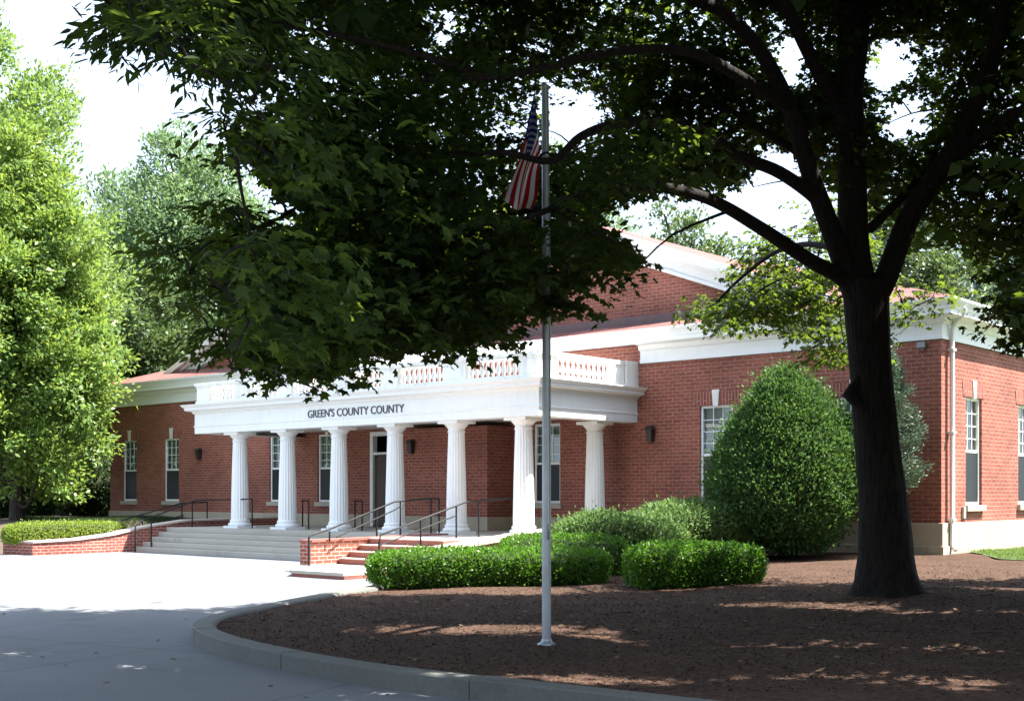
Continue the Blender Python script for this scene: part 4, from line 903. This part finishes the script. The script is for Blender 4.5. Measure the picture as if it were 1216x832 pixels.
limb([(1100, 226, 17.8), (1135, 205, 18.2), (1180, 196, 18.8), (1225, 195, 19.5)], .05, .025)
limb([(1033, 272, 18), (1060, 245, 18.2), (1090, 214, 18.6), (1108, 185, 19), (1133, 120, 19.6), (1152, 53, 20)], .075, .035)
limb([(1030, 48, 18.1), (1050, 42, 18.6), (1090, 38, 19.2), (1140, 44, 20)], .05, .02)
limb([(700, 230, 13.2), (640, 246, 14.6), (560, 262, 14.8), (470, 290, 14.0), (400, 330, 13.2), (340, 370, 13)], .06, .015)
limb([(580, 92, 11.5), (480, 60, 11), (390, 40, 10.6), (300, 25, 10.3), (220, 20, 10)], .04, .01)
limb([(553, 183, 12), (480, 190, 12.2), (400, 215, 12.3), (330, 260, 12.2), (260, 285, 12)], .035, .01)
limb([(1012, 300, 18.1), (960, 290, 20), (920, 300, 21.4), (880, 330, 22.2), (850, 360, 22.5)], .06, .02)
limb([(1000, -100, 17.5), (800, -160, 15), (600, -140, 13), (420, -100, 12)], .12, .05)
limb([(850, 8, 15.8), (700, -40, 13.5), (520, -60, 12), (350, -60, 11)], .09, .03)
S_P = np.array([p for p, _ in skel]); S_R = np.array([r_ for _, r_ in skel])

CAN = [(128, -90), (128, 40), (150, 64), (185, 55), (215, 32), (236, 38), (204, 72), (200, 96), (245, 90), (272, 98), (300, 114), (318, 105), (322, 84), (346, 80), (352, 108), (332, 126), (300, 130), (264, 142), (264, 184), (300, 190), (302, 214), (330, 234), (352, 258), (345, 280), (315, 274), (268, 246), (250, 262), (278, 285), (206, 300), (230, 322), (262, 345), (252, 370), (270, 395), (274, 430), (285, 452), (321, 438), (345, 442), (343, 466), (381, 464), (411, 462), (422, 434), (479, 420), (509, 432), (548, 428), (565, 412), (606, 415), (594, 392), (633, 380), (663, 388), (655, 344), (699, 352), (718, 322), (756, 330), (764, 300), (712, 268), (760, 240), (830, 245), (880, 235), (1000, 235), (1060, 320), (1110, 300), (1180, 330), (1192, 412), (1400, 430), (1400, -90)]
BRI = [(838, 362), (885, 312), (905, 255), (1010, 240), (1012, 405), (985, 438), (945, 398), (905, 378), (850, 402)]
HOL = [[(648, 115), (700, 112), (712, 150), (690, 180), (650, 180)], [(922, 38), (962, 38), (966, 104), (925, 100)], [(895, 172), (962, 182), (962, 244), (895, 246)], [(1030, 40), (1086, 50), (1070, 100), (1034, 112)], [(1048, 122), (1092, 112), (1094, 158), (1056, 172)], [(512, 12), (536, 12), (536, 60), (512, 58)], [(346, 27), (394, 27), (394, 46), (346, 46)], [(380, 50), (400, 50), (400, 66), (380, 66)]]
FLAG = [(582, 100), (662, 96), (662, 420), (634, 420), (630, 258), (582, 256)]
def allowed(P):
    px, py, d = pix(P); q = np.stack([px+13*noise3(P, 2.6, 21), py+9*noise3(P, 2.6, 22)], -1); out = (py < -25) | (px > 1250) | (d < 7)
    inC = inside(q, CAN) & inside(q+np.array([0, 8]), CAN) & inside(q+np.array([-8, 3]), CAN)
    for h_ in HOL: inC &= ~inside(q+8*np.stack([noise3(P, 5, 23), noise3(P, 5, 24)], -1), h_)
    inC &= ~(inside(q, FLAG) & (d < 14.6))
    return out | inC, out
def gen_nodes(n, r):
    got = []; grid = {}
    for _ in range(420):
        la = r.uniform(-11.5, 15, 4000); fw = r.uniform(8.5, 23, 4000); h_ = r.uniform(2.6, 15, 4000)
        e = ((la-2)/13)**2+((fw-14.5)/8.5)**2+((h_-7.5)/7.3)**2
        x, y = cw(la, fw); P = np.stack([x, y, h_], -1); ok, out = allowed(P)
        zmax = np.clip(16.6+(la+6.5)*.40, 15.5, 19.8)
        k = (e < 1) & (e > .22) & ok & (fw < zmax) & (noise3(P, .55, 3) > -.45)
        # the near crown is thin on the right so that the limbs stay in view
        px, py, d = pix(P); k &= ~((d < 11.5) & (py > -160) & (px > 340)); k &= ~((px > 820) & (px < 1235) & (py > 0) & (py < 345) & (d < 18.3))
        k &= ~((px > 330) & (px < 625) & (py > 362) & (r.random(4000) < .72))
        rgt = (px > 1040) & (px < 1340) & (py > 30) & (py < 335); k &= ~(rgt & ((d < 18.8) | (r.random(4000) < .55)))
        for p, o in zip(P[k], out[k]):
            if len(got) >= n: return got
            q = p*np.array([1, 1, 1.7]); c = tuple(np.floor(q).astype(int)); lim = .85 if o else .52; near = False
            for a in (-1, 0, 1):
                for b in (-1, 0, 1):
                    for g in (-1, 0, 1):
                        for t_ in grid.get((c[0]+a, c[1]+b, c[2]+g), ()):
                            if (q[0]-t_[0])**2+(q[1]-t_[1])**2+(q[2]-t_[2])**2 < lim*lim: near = True
            if near: continue
            grid.setdefault(c, []).append(tuple(q)); got.append((p, bool(o)))
    return got
rT = np.random.default_rng(77)
nodes = gen_nodes(3200, rT)
# extra low bright branches behind the trunk, lit from the far side
ex = []
while len(ex) < 78:
    px, py, z = rT.uniform(815, 1015), rT.uniform(240, 440), rT.uniform(22.0, 25.4)
    if inside(np.array([px, py]), BRI) and rT.random() < (1.0 if py < 390 else .5): ex.append((at(px, py, z), False))
for px, py, z in ((1065, 345, 21.5), (1090, 362, 21.5), (1110, 345, 22), (1075, 378, 21.5), (985, 425, 21.5), (960, 398, 21.5), (930, 330, 21), (870, 390, 21)): ex.append((at(px, py, z), False))
# loose leading tips at the left
tips = []
for px, py, z in ((138, 32, 10.2), (150, 45, 10.2), (168, 40, 10.2), (185, 38, 10.2), (205, 20, 10.2), (222, 20, 10.3), (212, 82, 10.6), (228, 78, 10.6), (250, 74, 10.6), (268, 80, 10.6), (290, 90, 10.6), (305, 98, 10.6), (270, 150, 11.5), (278, 172, 11.5), (300, 178, 11.5), (310, 205, 11.6), (268, 246, 12), (285, 262, 12), (195, 292, 12.3), (215, 305, 12.3), (240, 300, 12.4), (225, 325, 12.3), (245, 345, 12.5), (240, 368, 12.6), (258, 395, 12.7), (262, 418, 12.8), (345, 82, 11), (350, 110, 11),
                  (285, 432, 12.8), (300, 418, 12.8), (325, 415, 12.8), (340, 430, 12.8), (350, 446, 12.8), (365, 440, 12.8), (381, 448, 12.8), (400, 445, 12.9), (411, 440, 12.9), (422, 415, 12.9), (450, 410, 13), (479, 404, 13), (495, 412, 13), (509, 418, 13), (530, 410, 13), (548, 412, 13), (565, 396, 13.1), (585, 396, 13.2), (606, 398, 13.2), (600, 380, 13.2), (633, 362, 13.4), (655, 372, 13.4), (662, 360, 13.4), (655, 330, 13.4), (680, 330, 13.5), (699, 338, 13.6), (715, 305, 13.7), (735, 300, 13.8), (750, 310, 14), (1195, 385, 15), (1205, 400, 15), (1200, 360, 15), (1198, 330, 15)):
    for q in range(1 if 330 < px < 625 else 2): tips.append((at(px+rT.normal(0, 4), py-4+rT.normal(0, 4), z+rT.normal(0, .25)), False))
main_nodes = nodes+ex+tips
order = np.argsort([np.min(np.linalg.norm(S_P-p, axis=1)) for p, _ in main_nodes])
P_l = list(S_P)
for i in order:
    p, _ = main_nodes[i]; A = np.array(P_l); dd = np.linalg.norm((A-p)*[1, 1, 1.3], axis=1); j = int(np.argmin(dd)); a = A[j]; d = np.linalg.norm(p-a)
    mid = (a+p)/2+np.array([0, 0, .10*d])+rT.normal(0, .05*d, 3); pts = bez([a, mid, p], 3)
    r0 = min(.035, .010+.010*d); tb.tube(pts, list(np.linspace(r0, .006, len(pts))), 5, cap=False)
    if d > .5: P_l += [pts[3], pts[5], p]
    else: P_l.append(p)
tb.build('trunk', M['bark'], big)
def gaps(P):
    """uneven crown: openings that run through the foliage along the sunlight"""
    g = P[:, :2]-P[:, 2:3]*np.array([[sdir.x, sdir.y]])/sdir.z; a = g@RT; b = g@FW
    return noise3(np.stack([a*.55, b*1.25, 0*a], -1), 1.5, 9)
def sprays(nodes, per, L, nl, size, spread, flat, r, T, F, check=True, thin=False):
    if not nodes: return None
    C = np.repeat(np.array([p for p, _ in nodes]), per, axis=0); m = len(C)
    off = r.normal(0, 1, (m, 3))*np.array([spread, spread, spread*flat]); P = C+off
    out = off*np.array([1, 1, 0]); out = out/(np.linalg.norm(out, axis=1)[:, None]+1e-6); D = out+r.normal(0, .4, (m, 3))*[1, 1, .3]+[0, 0, -.28]; D /= np.linalg.norm(D, axis=1)[:, None]
    if check: k = allowed(P)[0] & allowed(P+D*L*.8)[0] & (gaps(P) < (.28 if thin else .85)); P = P[k]; D = D[k]; m = len(P)
    S = np.cross(D, [0, 0, 1.]); S /= np.linalg.norm(S, axis=1)[:, None]
    j = np.arange(nl); tt = (j/nl)[None, :, None]; sg = np.where(j % 2 == 0, 1., -1.)[None, :, None]; sg = sg*(j < nl-1)[None, :, None]
    X = P[:, None]+D[:, None]*L*(tt-.3)+S[:, None]*sg*.02+r.normal(0, .03, (m, nl, 3))
    A = D[:, None]*.75+S[:, None]*sg*.9+r.normal(0, .28, (m, nl, 3))+np.array([0, 0, -.25])
    Nn = np.array([0, 0, 1.])+r.normal(0, .42, (m, nl, 3))
    X = X.reshape(-1, 3); A = A.reshape(-1, 3); Nn = Nn.reshape(-1, 3)
    return leaves(X, A, Nn, size*r.uniform(.5, 1.45, len(X)), T, F)
vis = [n_ for n_ in nodes if not n_[1]]; hid = [n_ for n_ in nodes if n_[1]]
lx = lambda p: pix(p)[0] < 330 and pix(p)[1] < 150
left = [n_ for n_ in vis if lx(n_[0])]; rest = [n_ for n_ in vis if not lx(n_[0])]
print('nodes', len(nodes), 'visible', len(vis), 'outside', len(hid))
exl = [n_ for n_ in tips if pix(n_[0])[0] < 275]; exr = ex; tpr = [n_ for n_ in tips if pix(n_[0])[0] >= 275]
V, F = join_np([sprays(rest, 24, .5, 10, .098, .44, .36, rT, MAPLE, MF), sprays(exr, 13, .45, 9, .095, .28, .4, rT, MAPLE, MF, False), sprays(tpr, 6, .34, 8, .10, .15, .5, rT, MAPLE, MF, False)])
F1 = np_mesh('crown', V, F)
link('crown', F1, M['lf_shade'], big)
V, F = join_np([sprays(left, 24, .5, 12, .125, .42, .36, rT, LANCE, LF), sprays(exl, 5, .42, 13, .13, .12, .5, rT, LANCE, LF, False)])
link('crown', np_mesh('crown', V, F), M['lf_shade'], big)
V, F = sprays(hid, 20, .8, 9, .19, .62, .4, rT, [(0, 0, 0), (.35, .38, 0), (1, 0, -.1), (.35, -.38, 0)], QF, True, True)
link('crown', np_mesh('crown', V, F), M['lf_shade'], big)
